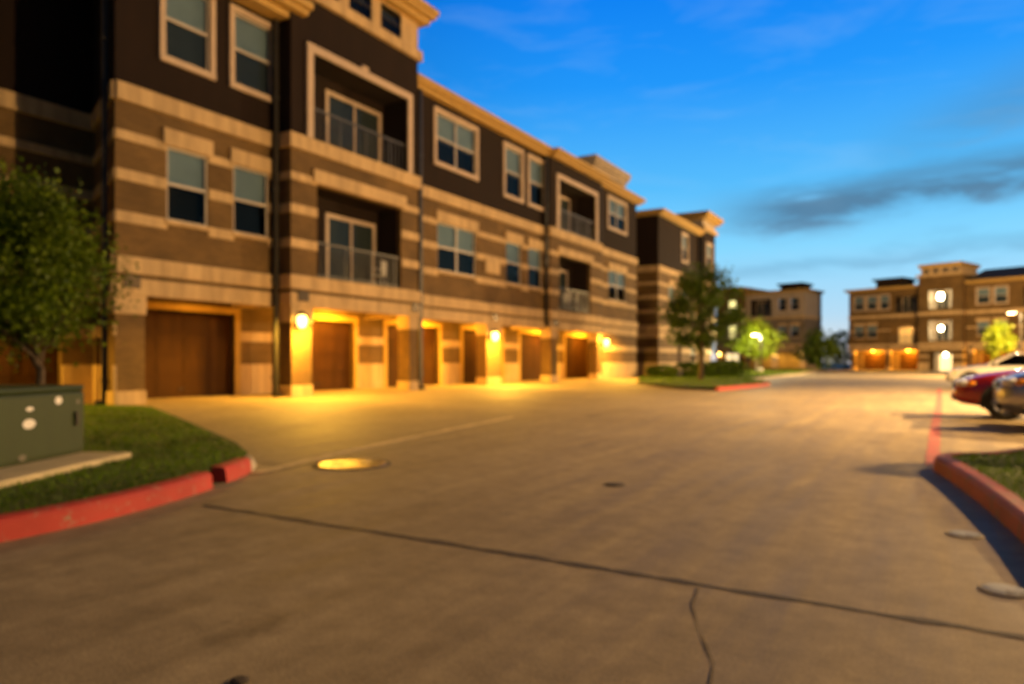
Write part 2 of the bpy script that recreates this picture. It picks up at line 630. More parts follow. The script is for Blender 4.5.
def ground_wall(B, F, u0, u1, depth=9., left=True, right=True, zt=2.72, low='tan_brick', holes=()):
    mb = MB()
    wall(mb, F, u0, u1, -.1, zt, holes)
    if left: mb.face([F(u0, -.1, -depth), F(u0, -.1), F(u0, zt), F(u0, zt, -depth)])
    if right: mb.face([F(u1, -.1), F(u1, -.1, -depth), F(u1, zt, -depth), F(u1, zt)])
    mb.build('brick_wall', low, B)
    L, Rr = (depth if left else None), (depth if right else None)
    bands(B, F, u0, u1, [(-.1, 1.05), (1.74, 2.04)], holes, 'stone_stripe', 'cream_stone', .04, L, Rr)


def garage_door(B, F, a, b, zt, w=-.16, z0=.0, mat='garage_brown'):
    mb = MB()
    n = 4
    for k in range(n):
        za, zc = z0 + (zt - z0) * k / n, z0 + (zt - z0) * (k + 1) / n
        fbox(mb, F, a + .003, b - .003, za + .008, zc - .008, w - .05, w)
        m = max(2, int((b - a) / .8))
        for j in range(m):
            ua, ub = a + (b - a) * j / m + .08, a + (b - a) * (j + 1) / m - .08
            fbox(mb, F, ua, ub, za + .1, zc - .1, w - .01, w + .012)
    mb.face([F(a, z0, w - .04), F(b, z0, w - .04), F(b, zt, w - .04), F(a, zt, w - .04)])
    o = mb.build('garage_door', mat, B)
    h = MB()
    fbox(h, F, (a + b) / 2 - .09, (a + b) / 2 + .09, z0 + .25, z0 + .28, w + .002, w + .05)
    h.build('handle', 'dark_metal', o)
    return o


def column(B, F, u0, u1, w0, w1, zt=2.72):
    mb = MB()
    fbox(mb, F, u0, u1, .45, 2.25, w0, w1)
    o = mb.build('column', 'tan_brick', B)
    mb = MB()
    fbox(mb, F, u0 - .03, u1 + .03, -.12, .45, w0 - .03, w1 + .03)
    mb.build('column_base', 'cream_stone', o, bevel=.015)
    mb = MB()
    fbox(mb, F, u0 - .03, u1 + .03, 2.25, zt + .06, w0 - .03, w1 + .03)
    mb.build('column_capital', 'cream_stone', o, bevel=.015)
    mb = MB()
    m = (u0 + u1) / 2
    s = min(.2, (u1 - u0) * .4)
    fbox(mb, F, m - s, m + s, 2.86, 3.16, w1 + .0, w1 + .10)
    mb.build('plaque', 'bronze', o, bevel=.01)
    return o


def wall_lamp(B, F, u, z, w, power, size=1., glow='lamp_glow', col=(1., .50, .045), out=.5):
    """bracket lantern: plate, arm, cap, glowing globe"""
    mb = MB()
    s = size
    fbox(mb, F, u - .06 * s, u + .06 * s, z - .16 * s, z + .16 * s, w, w + .025)
    fbox(mb, F, u - .02 * s, u + .02 * s, z + .22 * s, z + .26 * s, w, w + .2 * s)
    c = F(u, z, w + .2 * s)
    mb.lathe(c, [(.0, .3 * s), (.05 * s, .27 * s), (.14 * s, .19 * s), (.15 * s, .16 * s), (0, .16 * s)], 12)
    o = mb.build('wall_lamp', 'bronze', B)
    g = MB()
    g.lathe(c, [(0, -.19 * s), (.06 * s, -.185 * s), (.11 * s, -.12 * s), (.13 * s, 0), (.125 * s, .1 * s), (.09 * s, .155 * s), (0, .157 * s)], 14)
    g.build('globe', glow, o)
    if power:
        light(F(u, z + (.5 if out > .8 else .04), w + .2 * s + out), power, col, .2, 'SPOT', parent=o, cone=178, blend=.3)
    return o


def ceiling_lamp(B, F, u, z, w, power, col=(1., .45, .03)):
    mb = MB()
    c = F(u, z, w)
    mb.lathe(c, [(0, 0), (.17, 0), (.17, -.03), (.14, -.045)], 16)
    o = mb.build('ceiling_lamp', 'bronze', B)
    g = MB()
    g.lathe(c, [(.14, -.04), (.13, -.08), (.08, -.115), (0, -.125)], 16)
    g.build('diffuser', 'soffit_glow', o)
    light(F(u, z - .28, w), power, col, .12, parent=o)
    return o


def downspout(B, F, u, w, z0, z1):
    mb = MB()
    fbox(mb, F, u - .07, u + .07, z0 + .18, z1, w + .012, w + .13)
    for z in (z0 + .6, 3.4, 6.0, 8.6):
        if z < z1: fbox(mb, F, u - .11, u + .11, z, z + .06, w + .002, w + .145)
    fbox(mb, F, u - .07, u + .07, z0 + .06, z0 + .177, w + .012, w + .26)
    return mb.build('downspout', 'dark_metal', B)


# ------------------------------------------------------------------ the long garage building on the left
B1 = empty('apartment_building', (-16.2, 9.3, 0), 0, (0, 9.3, 0))
tag(B1, 'long three storey brick apartment building over a row of lit garages, nearest on the left', 'building')
Fb = Frame((0, 0))            # the front of the bays with windows
Fc = Frame((.6, 0))           # the near balcony bay stands forward
Fe = Frame((.3, 0))           # the far balcony bay
GW = -1.9                     # the garage wall stands back under the upper storeys
Fg = Frame((GW, 0))

wB2 = [(10.58, 11.72, 4.62, 6.44), (12.5, 13.66, 4.62, 6.44)]
wB3 = [(10.53, 11.77, 8.64, 10.56), (12.52, 13.78, 8.64, 10.56)]
section(B1, Fb, 9.3, 13.97, wB3, wB2, left=False, right=False, corn=None)
cornice(B1, Fb, 9.3, 14.2, 10.84, 11.36, 1.0, 9., .2, .25)
for h in wB2: window(B1, Fb, *h, casing=0, lintel=True)
for h in wB3: window(B1, Fb, *h, shade=1.)

# near balcony bay with its roof turret
bC3 = [(14.74, 19.06, 7.5, 10.14, .2)]
bC2 = [(14.93, 18.75, 3.58, 6.32, .2)]
section(B1, Fc, 13.95, 19.66, bC3, bC2, ztop=11.75, corn=None)
balcony(B1, Fc, *bC3[0][:4], depth=1.05, door=(16.4, 18.75))
balcony(B1, Fc, *bC2[0][:4], depth=1.05, door=(16.4, 18.45))
bands(B1, Fc, 14.75, 18.95, [(6.36, 6.76)], [], 'lintel', 'cream_stone', .09)
mb = MB()
fbox(mb, Fc, 14.5, 19.3, 10.14, 10.38, .002, .08)
fbox(mb, Fc, 14.5, 14.74, 7.63, 10.14, .002, .08)
fbox(mb, Fc, 19.06, 19.3, 7.63, 10.14, .002, .08)
fbox(mb, Fc, 16.75, 17.05, 10.38, 10.5, .002, .1)
mb.build('balcony_trim', 'trim_paint', B1, bevel=.012)
TW = [(14.79 + 1.47 * k, 15.83 + 1.47 * k, 12.1, 12.94) for k in range(3)]
mb = MB()
wall(mb, Fc, 13.95, 19.66, 11.75, 13.1, TW)
mb.face([Fc(13.95, 11.75, -6), Fc(13.95, 11.75), Fc(13.95, 13.1), Fc(13.95, 13.1, -6)])
mb.face([Fc(19.66, 11.75), Fc(19.66, 11.75, -6), Fc(19.66, 13.1, -6), Fc(19.66, 13.1)])
tur = mb.build('turret', 'cream_stone', B1)
for h in TW: window(B1, Fc, *h, casing=0, shade=.0, frame='dark_metal')
bands(B1, Fc, 13.95, 19.66, [(11.68, 12.02)], [], 'ledge', 'cream_stone', .13, 6, 6)
cornice(B1, Fc, 13.95, 19.66, 12.98, 13.5, .6, 6.5, .5, .5)

# middle bay
wD3 = [(21.5, 24.2, 8.72, 10.6), (26.5, 27.95, 8.5, 10.62), (28.65, 30.1, 8.5, 10.62)]
wD2 = [(21.6, 24.2, 4.6, 6.44), (26.62, 27.9, 4.6, 6.44), (28.6, 29.88, 4.6, 6.44)]
section(B1, Fb, 19.66, 30.2, wD3, wD2, left=False, right=False, cl=0, cr=0)
for k, h in enumerate(wD3): window(B1, Fb, *h, cols=2 if k == 0 else 1, shade=.55)
for k, h in enumerate(wD2): window(B1, Fb, *h, cols=2 if k == 0 else 1, casing=0, lintel=True, shade=.5)
mb = MB()
fbox(mb, Fb, 24.85, 26.0, 4.86, 5.5, .04, .075)
mb.build('vent_panel', 'cream_stone', B1, bevel=.01)

# far balcony bay
bE3 = [(31.05, 35.45, 7.6, 10.12, .2)]
bE2 = [(31.15, 34.85, 3.7, 6.36, .2)]
section(B1, Fe, 30.2, 36.3, bE3, bE2, right=False, cl=.05, cr=.05)
balcony(B1, Fe, *bE3[0][:4], depth=1.1, door=(32.2, 34.4))
balcony(B1, Fe, *bE2[0][:4], depth=1.1, door=(32.1, 34.1))
bands(B1, Fe, 30.95, 35.05, [(6.4, 6.78)], [], 'lintel', 'cream_stone', .09)
mb = MB()
fbox(mb, Fe, 30.8, 35.7, 10.12, 10.36, .002, .08)
fbox(mb, Fe, 30.8, 31.05, 7.63, 10.12, .002, .08)
fbox(mb, Fe, 35.45, 35.7, 7.63, 10.12, .002, .08)
mb.build('balcony_trim', 'trim_paint', B1, bevel=.012)

# end bay, solid to the ground
wF3 = [(37.95, 40.6, 8.95, 10.6)]
wF2 = [(38.0, 40.6, 4.7, 6.44)]
section(B1, Fb, 36.3, 42.4, wF3, wF2, left=False, cl=0, cr=.5)
window(B1, Fb, *wF3[0], cols=2, shade=.5)
window(B1, Fb, *wF2[0], cols=2, casing=0, lintel=True, shade=.5)
ground_wall(B1, Fb, 37.0, 42.4, left=False)
mb = MB()
mb.box(-4.2, -.7, 37.2, 41.6, 11.0, 12.2)
mb.build('roof_housing', 'light_stucco', B1)
cornice(B1, Frame((-.7, 0)), 37.2, 41.6, 12.1, 12.85, .5, 4., .5, .5, mat='light_stucco')

# garage wall under the overhang
doors = [(10.7 + 5.1 * k, 14.0 + 5.1 * k) for k in range(6)]
gh = [(a, b, -.05, 2.55, .2) for a, b in doors]
mb = MB()
wall(mb, Fg, 9.9, 40.0, -.1, 3.05, gh)
mb.build('garage_wall', 'tan_brick', B1)
bands(B1, Fg, 9.9, 37.0, [(-.1, 1.05), (1.74, 2.04)], [(a - .2, b + .2, -1, 2.6) for a, b in doors], 'stone_stripe', 'cream_stone', .035)
for a, b in doors:
    mb = MB()
    fbox(mb, Fg, a - .2, a, -.1, 2.55, -.1, .04)
    fbox(mb, Fg, b, b + .2, -.1, 2.55, -.1, .04)
    fbox(mb, Fg, a - .2, b + .2, 2.551, 2.74, -.1, .05)
    mb.build('door_surround', 'porch_paint', B1, bevel=.012)
for a, b in doors: garage_door(B1, Fg, a, b, 2.55, z0=.1)
mb = MB()
for a, b, w in ((9.9, 13.96, -.02), (13.96, 19.65, .58), (19.65, 30.21, -.02), (30.21, 36.3, .28), (36.3, 40.0, -.02)):
    mb.face([Frame((0, 0))(a, 3.0, GW), Frame((0, 0))(b, 3.0, GW), Frame((0, 0))(b, 3.0, w), Frame((0, 0))(a, 3.0, w)][::-1])
mb.build('soffit', 'porch_paint', B1)
column(B1, Fb, 9.3, 10.02, -.55, .0)
column(B1, Fc, 13.97, 14.72, -.55, .0)
column(B1, Fc, 19.2, 19.64, -.5, .0)
column(B1, Fb, 25.05, 26.2, -.5, .0)
column(B1, Fe, 30.3, 30.95, -.55, .0)
column(B1, Fb, 36.42, 36.96, -.5, .0)
downspout(B1, Frame((0, 0)), 13.78, .09, .06, 10.8)
downspout(B1, Fb, 20.35, .09, .06, 11.0)
downspout(B1, Fb, 30.05, .09, 2.8, 11.0)
downspout(B1, Fb, 36.45, .09, 2.8, 11.0)

# the wing that turns back on the left and its angled link
link = Frame((-2.9, 10.4), math.degrees(math.atan2(9.3 - 10.4, 2.9)))
LL = math.hypot(2.9, 1.1)
mb = MB()
wall(mb, link, 0, LL, -.1, 7.4)
mb.build('brick_wall', 'tan_brick', B1)
mb = MB()
wall(mb, link, 0, LL, 7.4, 11.4)
mb.build('stucco_wall', 'dark_stucco', B1)
bands(B1, link, 0, LL, [(7.2, 7.62), (3.2, 3.6), (2.7, 3.1)], [], 'stone_band', 'cream_stone', .08)
bands(B1, link, 0, LL, STRIPES + [(-.1, 1.05), (1.74, 2.04)], [], 'stone_stripe', 'cream_stone', .035)
downspout(B1, link, LL - .35, .09, .06, 10.8)
Fa = Frame((-2.9, 0))
wA2 = [(4.2, 5.5, 4.62, 6.44), (6.4, 7.6, 4.62, 6.44), (.6, 1.8, 4.62, 6.44)]
wA3 = [(4.2, 5.5, 8.6, 10.5), (6.4, 7.6, 8.6, 10.5), (.6, 1.8, 8.6, 10.5)]
section(B1, Fa, -12., 10.4, wA3, wA2, left=True, right=False, cr=0)
for h in wA2: window(B1, Fa, *h, casing=0, lintel=True)
for h in wA3: window(B1, Fa, *h)
gA = [(6.3, 9.6, -.05, 2.5, .2), (1.2, 4.5, -.05, 2.5, .2), (-3.9, -.6, -.05, 2.5, .2)]
ground_wall(B1, Fa, -12., 10.4, right=False, holes=gA)
for h in gA: garage_door(B1, Fa, h[0], h[1], 2.5, z0=.1)

# lamps
wall_lamp(B1, Fa, 5.6, 2.25, .05, 1500, 1.1)
wall_lamp(B1, Fc, 14.14, 2.28, .03, 1600, 1.0)
wall_lamp(B1, Fb, 25.32, 2.2, .03, 2000, 1.05)
wall_lamp(B1, Fb, 37.08, 2.2, .045, 1900, 1.05, out=.95)
for (a, b), pw in zip(doors, (16, 480, 430, 360, 380, 480)):
    ceiling_lamp(B1, Fg, (a + b) / 2 + .2, 2.995, .85, pw)

# ------------------------------------------------------------------ the building beyond it
B2 = empty('apartment_building', (-16.0, 46., 0))
tag(B2, 'dark topped striped brick apartment block right behind the hedge and the mid distance tree', 'building')
F2 = Frame((0, 0))
w23 = [(5.2, 6.5, 8.6, 10.5)]
w22 = [(2.2, 3.4, 4.6, 6.4), (5.2, 6.5, 4.6, 6.4)]
section(B2, F2, 0, 9.5, w23, w22, right=True, cl=.3, cr=.1)
ground_wall(B2, F2, 0, 13., holes=[(4., 4.9, .1, 2.2), (7.4, 8.6, 1.1, 2.2)])
for h in w23: window(B2, F2, *h, shade=.8)
for h in w22: window(B2, F2, *h, casing=0, lintel=True)
mb = MB()
fbox(mb, F2, 4., 4.9, .1, 2.2, -.12, -.06)
d = mb.build('door', 'garage_brown', B2)
mb = MB()
fbox(mb, F2, 4.75, 4.83, 1.0, 1.08, -.058, -.01)
mb.build('handle', 'chrome', d)
window(B2, F2, 7.4, 8.6, 1.1, 2.2, casing=0, lintel=True)
F2b = Frame((.35, 0))
section(B2, F2b, 9.5, 13., [(10.5, 12., 8.6, 10.5)], [(10.5, 12., 4.6, 6.4)], ztop=11.6, corn=None)
window(B2, F2b, 10.5, 12., 8.6, 10.5)
window(B2, F2b, 10.5, 12., 4.6, 6.4, casing=0, lintel=True)
mb = MB()
fbox(mb, F2b, 9.5, 13., 11.6, 12.6, -6, 0)
mb.build('turret', 'light_stucco', B2)
bands(B2, F2b, 9.5, 13., [(11.5, 11.8)], [], 'ledge', 'cream_stone', .2, 6, 6)
cornice(B2, F2b, 9.5, 13., 12.3, 12.85, .6, 6.5, .6, .6)
downspout(B2, F2, 9.2, .09, .1, 10.9)

# ------------------------------------------------------------------ two far buildings facing the camera
def far_lamp(B, F, u, z, w, power, s=1., glow='stair_glow', col=(1., .8, .42)):
    return wall_lamp(B, F, u, z, w, power, s, glow, col)


B3 = empty('apartment_building', (-28.4, 110.1, 0), math.atan2(-.97, -.24))
tag(B3, 'small far apartment building with pale top storey and dark brick below, left of the gap', 'building')
F3 = Frame((0, 0))
w33 = [(9.2, 10.4, 8.4, 10.2), (11., 12.2, 8.4, 10.2)]
w32 = [(9.2, 10.4, 4.6, 6.2), (11., 12.2, 4.6, 6.2)]
b33 = [(4.9, 8.1, 7.7, 10.2, .2)]
b32 = [(4.9, 8.1, 3.6, 6.2, .2)]
section(B3, F3, 4.2, 13., w33 + b33, w32 + b32, up='light_stucco', low='grey_brick', stripes=None, cl=0, cr=.5, depth=6.)
for h in w33: window(B3, F3, *h, casing=.14, shade=.1)
for h in w32: window(B3, F3, *h, casing=0, lintel=True)
balcony(B3, F3, *b33[0][:4])
balcony(B3, F3, *b32[0][:4])
g3 = [(4.9, 8.1, -.05, 2.4, .2), (9.1, 12.3, -.05, 2.4, .2)]
ground_wall(B3, F3, 4.2, 13., depth=6., low='grey_brick', holes=g3, left=False)
for h in g3: garage_door(B3, F3, h[0], h[1], 2.4, z0=.05, mat='porch_paint')
F3b = Frame((1.2, 0))
wt = [(2.0, 3.2, 8.0, 10.2)]
wt2 = [(2.0, 3.2, 4.5, 6.6)]
section(B3, F3b, 0., 4.2, wt, wt2, ztop=11.7, up='tan_brick', low='grey_brick', stripes=None, corn=(11.7, 12.15, .6), cl=.5, cr=.5)
window(B3, F3b, *wt[0], casing=0, lit='lit_window')
window(B3, F3b, *wt2[0], casing=0, lit='lit_window')
ed = [(1.5, 3.7, .05, 2.3)]
ground_wall(B3, F3b, 0., 4.2, low='tan_brick', holes=ed)
mb = MB()
fbox(mb, F3b, 1.5, 3.7, .05, 2.3, -.11, -.09)
d = mb.build('entrance_door', 'lit_door', B3)
mb = MB()
for a, b in ((1.5, 1.6), (2.55, 2.65), (3.6, 3.7)): fbox(mb, F3b, a, b, .05, 2.3, -.08, -.03)
mb.build('door_frame', 'dark_metal', d)
mb = MB()
fbox(mb, F3, 9.2, 12.2, 11.3, 12.1, -4, -.6)
hs = mb.build('roof_housing', 'dark_stucco', B3)
cornice(B3, Frame((-.6, 0)), 9.2, 12.2, 12.0, 12.35, .4, 3.6, .4, .4, mat='dark_stucco')
far_lamp(B3, F3b, .7, 2.2, .05, 60, 1.5, 'lamp_glow', (1., .6, .2))
far_lamp(B3, F3, 12.7, 2.2, .05, 160, 1.5, 'lamp_glow', (1., .6, .2))
far_lamp(B3, F3, 8.6, 2.2, .05, 160, 1., 'lamp_glow', (1., .6, .2))

B4 = empty('apartment_building', (-9.5, 100.5, 0), math.atan2(-.93, -.368))
B4.scale = (1, 1, .90)
tag(B4, 'wide far apartment building with bright lit stair tower and orange garages, behind the parked cars', 'building')
F4 = Frame((0, 0))
w43 = [(.7, 1.9, 8.4, 10.3), (2.3, 3.5, 8.4, 10.3), (3.9, 5.0, 8.4, 10.3)]
w42 = [(.7, 1.9, 4.5, 6.2), (2.3, 3.5, 4.5, 6.2)]
b43 = [(5.7, 8.3, 7.8, 10.0, .2)]
b42 = [(5.2, 8.2, 3.6, 6.1, .2)]
section(B4, F4, 0, 8.8, w43 + b43, w42 + b42, up='tan_brick', low='tan_brick', cl=.5, cr=0, stripes=[(5.4, 5.6)])
for h in w43: window(B4, F4, *h, casing=.14, shade=.9)
for h in w42: window(B4, F4, *h, casing=0, lintel=True, shade=.9)
balcony(B4, F4, *b43[0][:4])
balcony(B4, F4, *b42[0][:4], lit=True, wallm='tan_brick')
light(F4(6.7, 5.7, -.8), 30, (1., .55, .15), .1, parent=B4)
# stair tower
F4t = Frame((1.0, 0))
ht3 = [(9.9, 12.4, 8.0, 10.4, .2)]
ht2 = [(9.9, 12.4, 3.9, 6.5, .2)]
section(B4, F4t, 8.8, 13.5, ht3, ht2, up='tan_brick', ztop=12.3, corn=None, stripes=None)
for h in ht3 + ht2:
    balcony(B4, F4t, *h[:4], depth=1.6, wallm='light_stucco', rail_h=1.)
ground_wall(B4, F4t, 8.8, 13.5, holes=[(9.9, 12.4, -.1, 2.4, .2)])
mb = MB()
fbox(mb, F4t, 9.9, 12.4, -.1, 2.4, -1.65, -1.6)
lob = mb.build('lobby_wall', 'light_stucco', B4)
mb = MB()
fbox(mb, F4t, 10.5, 11.9, .0, 2.1, -1.59, -1.54)
mb.build('lobby_door', 'lit_door', lob)
mb = MB()
TS = [(9.25 + 1.02 * k, 10.05 + 1.02 * k, 12.6, 13.2) for k in range(4)]
wall(mb, F4t, 9.1, 13.2, 12.3, 13.4, TS)
mb.face([F4t(9.1, 12.3, -5), F4t(9.1, 12.3), F4t(9.1, 13.4), F4t(9.1, 13.4, -5)])
mb.face([F4t(13.2, 12.3), F4t(13.2, 12.3, -5), F4t(13.2, 13.4, -5), F4t(13.2, 13.4)])
mb.build('turret', 'cream_stone', B4)
for h in TS: window(B4, F4t, *h, casing=0, shade=0, frame='trim_paint')
bands(B4, F4t, 8.8, 13.5, [(12.2, 12.5)], [], 'ledge', 'cream_stone', .2, 5, 5)
cornice(B4, F4t, 9.1, 13.2, 13.3, 13.8, .3, 5.3, .3, .3)
far_lamp(B4, F4t, 11.1, 9.6, -.75, 170, 2.4)
far_lamp(B4, F4t, 11.1, 5.5, -.75, 120, 1.8)
far_lamp(B4, F4t, 11.5, 2.1, -.9, 50, 1.3)
# right half
w4r3 = [(14.6, 15.8, 8.4, 10.3), (16.3, 17.5, 8.4, 10.3), (24.5, 25.7, 8.4, 10.3), (26.3, 27.5, 8.4, 10.3)]
w4r2 = [(14.6, 15.8, 4.5, 6.2), (16.3, 17.5, 4.5, 6.2), (24.5, 25.7, 4.5, 6.2)]
b4r = [(19.0, 22.4, 7.8, 10.2, .2)]
b4r2 = [(19.0, 22.4, 3.6, 6.1, .2)]
section(B4, F4, 13.5, 34., w4r3 + b4r, w4r2 + b4r2, up='tan_brick', left=False, cl=0, cr=.5, stripes=[(5.4, 5.6)])
for h in w4r3: window(B4, F4, *h, casing=.14, shade=.9)
for h in w4r2: window(B4, F4, *h, casing=0, lintel=True, shade=.9)
balcony(B4, F4, *b4r[0][:4])
balcony(B4, F4, *b4r2[0][:4])
mb = MB()
for s in (1,):
    e = 11.4
    rows = [[F4(13.5, e, .6), F4(34.5, e, .6)], [F4(13.5, e + 1.9, -5.5), F4(34.5, e + 1.9, -5.5)], [F4(13.5, e, -11.5), F4(34.5, e, -11.5)]]
    mb.grid(rows, smooth=False, flip=True)
    mb.face([F4(13.5, e, .6), F4(13.5, e + 1.9, -5.5), F4(13.5, e, -11.5)])
    mb.face([F4(34.5, e, .6), F4(34.5, e + 1.9, -5.5), F4(34.5, e, -11.5)][::-1])
mb.build('pitched_roof', 'roof_felt', B4)
mb = MB()
fbox(mb, F4, 3.2, 6.2, 11.3, 12.4, -4, -.5)
mb.build('roof_housing', 'dark_stucco', B4)
cornice(B4, Frame((-.5, 0)), 3.2, 6.2, 12.3, 12.65, .4, 3.6, .4, .4, mat='dark_stucco')
# porches with garage doors
F4g = Frame((-1.6, 0))
dr4 = [(1.1, 4.2), (5.5, 8.2), (14.6, 17.6), (19.2, 22.2), (23.8, 26.8), (28.4, 31.4)]
mb = MB()
wall(mb, F4g, 0., 34., -.1, 2.8, [(a, b, -.05, 2.35, .2) for a, b in dr4])
mb.build('garage_wall', 'tan_brick', B4)
for a, b in dr4: garage_door(B4, F4g, a, b, 2.35, z0=.02, mat='garage_brown')
mb = MB()
for a, b in ((0, 8.8), (13.5, 34.)):
    mb.face([F4(a, 2.78, -1.6), F4(b, 2.78, -1.6), F4(b, 2.78, -.02), F4(a, 2.78, -.02)][::-1])
mb.build('soffit', 'porch_paint', B4)
for u in (.25, 4.6, 8.3, 13.7, 18.2, 22.7, 27.3, 31.9): column(B4, F4, u, u + .5, -.5, 0.)
for (a, b), pw in zip(dr4, (900, 900, 700, 700, 500, 500)):
    ceiling_lamp(B4, F4g, (a + b) / 2, 2.775, .8, pw)

# ------------------------------------------------------------------ ground
def sheet(name, pts, z, mat, label=None):
    mb = MB()
    mb.face([(x, y, z) for x, y in pts])
    return tag(mb.build(name, mat), kind='structure')


sheet('road', [(-260, -60), (260, -60), (260, 420), (-260, 420)], 0., 'concrete_road')
# driveway, rising gently to the garages
mb = MB()
edge = lambda x: 5.42 + (9.55 - 5.42) * min(1, max(0, (-6.6 - x) / 8.6))
xs = [-6.0 - .62 * k for k in range(21)]
rows = []
for x in xs:
    t = min(1, max(0, (-x - 7.) / 10.))
    z = .004 + .125 * t * t * (3 - 2 * t)
    y0 = edge(x)
    rows.append([(x, y0 + (42.3 - y0) * k / 12, z) for k in range(13)])
mb.grid(rows)
tag(mb.build('driveway', 'concrete_road'), kind='structure')


def strip(name, pts, width, z, mat, jitter=0.):
    """a thin irregular strip lying on the ground"""
    mb = MB()
    rows = []
    out = []
    for (x0, y0), (x1, y1) in zip(pts, pts[1:]):
        n = max(1, int(math.hypot(x1 - x0, y1 - y0) / .12))
        out += [(x0 + (x1 - x0) * k / n, y0 + (y1 - y0) * k / n) for k in range(n)]
    out.append(pts[-1])
    for k, (x, y) in enumerate(out):
        a, b = out[max(k - 1, 0)], out[min(k + 1, len(out) - 1)]
        d = Vector((b[0] - a[0], b[1] - a[1])).normalized()
        w = width / 2 * (1 + jitter * rnd.uniform(-1, 1))
        jx = jitter * width * .35 * rnd.uniform(-1, 1)
        zz = z(x) if callable(z) else z
        rows.append([(x - d.y * (w + jx), y + d.x * (w + jx), zz), (x + d.y * (w - jx), y - d.x * (w - jx), zz)])
    mb.grid(rows, smooth=False, flip=True)
    return mb.build(name, mat)


def drive_z(x):
    t = min(1, max(0, (-x - 7.) / 10.))
    return .008 + .125 * t * t * (3 - 2 * t)


tag(strip('road_joint', [(-5.0, 3.58), (-2.5, 3.62), (.2, 3.62), (3., 3.6)], .045, .004, 'tar', .55), kind='structure')
tag(strip('road_joint', [(-5.95, 4.85), (-6.55, 7.5), (-7.0, 10.), (-7.4, 12.4)], .16, lambda x: drive_z(x) + .002, 'lit_seam', .3), kind='structure')
tag(strip('road_crack', [(-1.03, 3.56), (-.98, 3.3), (-.86, 3.0), (-.72, 2.7), (-.66, 2.4), (-.5, 1.9)], .009, .004, 'crack_edge', .9), kind='structure')
for y in (12.6, 21.6, 30.6):
    tag(strip('road_joint', [(-6.5, y), (4., y)], .02, .004, 'tar', .5), kind='structure')
tag(strip('fire_lane_line', [(-.02, 9.05), (.0, 14.), (.1, 22.), (.15, 34.)], .15, .004, 'red_line', .12), kind='structure')
for k in range(7):
    y = 11.4 + 2.75 * k
    tag(strip('stall_line', [(.35, y), (5.2, y)], .1, .004, 'kerb_concrete', .1), kind='structure')


def kerb(name, pts, h=.15, w=.16, mat='red_paint', closed=False):
    """kerb stone: face towards the right of the path, rounded front edge"""
    mb = MB()
    prof = [(.0, -.03), (-.012, h - .04), (-.03, h - .012), (-.055, h), (-w, h), (-w, -.03)]
    rows = []
    n = len(pts)
    for k, (x, y) in enumerate(pts):
        a, b = pts[max(k - 1, 0)], pts[min(k + 1, n - 1)]
        d = Vector((b[0] - a[0], b[1] - a[1])).normalized()
        nx, ny = d.y, -d.x
        rows.append([(x + nx * o, y + ny * o, z) for o, z in prof])
    mb.grid(rows, smooth=False)
    mb.face(rows[0][::-1])
    mb.face(rows[-1])
    return tag(mb.build(name, mat), kind='structure')


def smooth_path(pts, n=6):
    out = []
    for i in range(len(pts) - 1):
        p0, p1, p2, p3 = pts[max(i - 1, 0)], pts[i], pts[i + 1], pts[min(i + 2, len(pts) - 1)]
        for k in range(n):
            t = k / n
            out.append(tuple(.5 * (2 * b + (c - a) * t + (2 * a - 5 * b + 4 * c - d) * t * t + (3 * b - a - 3 * c + d) * t ** 3) for a, b, c, d in zip(p0, p1, p2, p3)))
    out.append(pts[-1])
    return out


def lawn(name, poly, z):
    mb = MB()
    mb.face([(x, y, z) for x, y in poly])
    return tag(mb.build(name, 'soil'), kind='structure')


def inside(p, poly):
    x, y = p
    c = False
    for (x0, y0), (x1, y1) in zip(poly, poly[1:] + poly[:1]):
        if (y0 > y) != (y1 > y) and x < (x1 - x0) * (y - y0) / (y1 - y0) + x0: c = not c
    return c


def grass(poly, z, n, h=.06, mat='blade_green', avoid=None):
    xs, ys = [p[0] for p in poly], [p[1] for p in poly]
    mb = MB()
    k = 0
    while k < n:
        x, y = rnd.uniform(min(xs), max(xs)), rnd.uniform(min(ys), max(ys))
        k += 1
        if not inside((x, y), poly) or (avoid and inside((x, y), avoid)): continue
        a = rnd.uniform(0, PI * 2)
        hh = h * rnd.uniform(.6, 1.3)
        lx, ly = rnd.uniform(-1.1, 1.1) * hh, rnd.uniform(-1.1, 1.1) * hh
        w = h * .2
        c, s = math.cos(a) * w, math.sin(a) * w
        mb.face([(x - c, y - s, z - .005), (x + c, y + s, z - .005), (x + lx, y + ly, z + hh)])
    return tag(mb.build('grass', mat), 'short mown green grass', 'grass', kind='stuff')


# left lawn with its red kerb
kp = [(-5.06, -9.), (-5.06, -3.), (-5.06, .5), (-5.08, 2.2), (-5.17, 2.95), (-5.42, 3.74), (-5.66, 4.22)]
kp = smooth_path(kp)
kerb('kerb', kp[:-2])
kp2 = smooth_path([(-5.74, 4.36), (-5.88, 4.62), (-6.08, 4.92)])
kerb('kerb', kp2)
kp3 = smooth_path([(-6.10, 4.94), (-6.35, 5.2), (-6.62, 5.38)])
kerb('kerb', kp3, h=.09, mat='kerb_concrete')
LP = [(-5.2, -9.), (-5.2, 2.2), (-5.3, 2.95), (-5.55, 3.74), (-5.85, 4.3), (-6.15, 4.85), (-6.55, 5.25), (-7.6, 5.9), (-10.6, 7.36), (-15.1, 9.5), (-16.9, 9.4), (-19.0, 9.0), (-19.0, -9.)]
LP = [(-5.215, y) if y < 2.3 and x > -6 else (x, y) for x, y in LP]
lawn('lawn', LP, .125)
BOXQ = [(-8.0, 2.9), (-8.9, 4.7), (-10.4, 3.9), (-9.6, 2.1)]
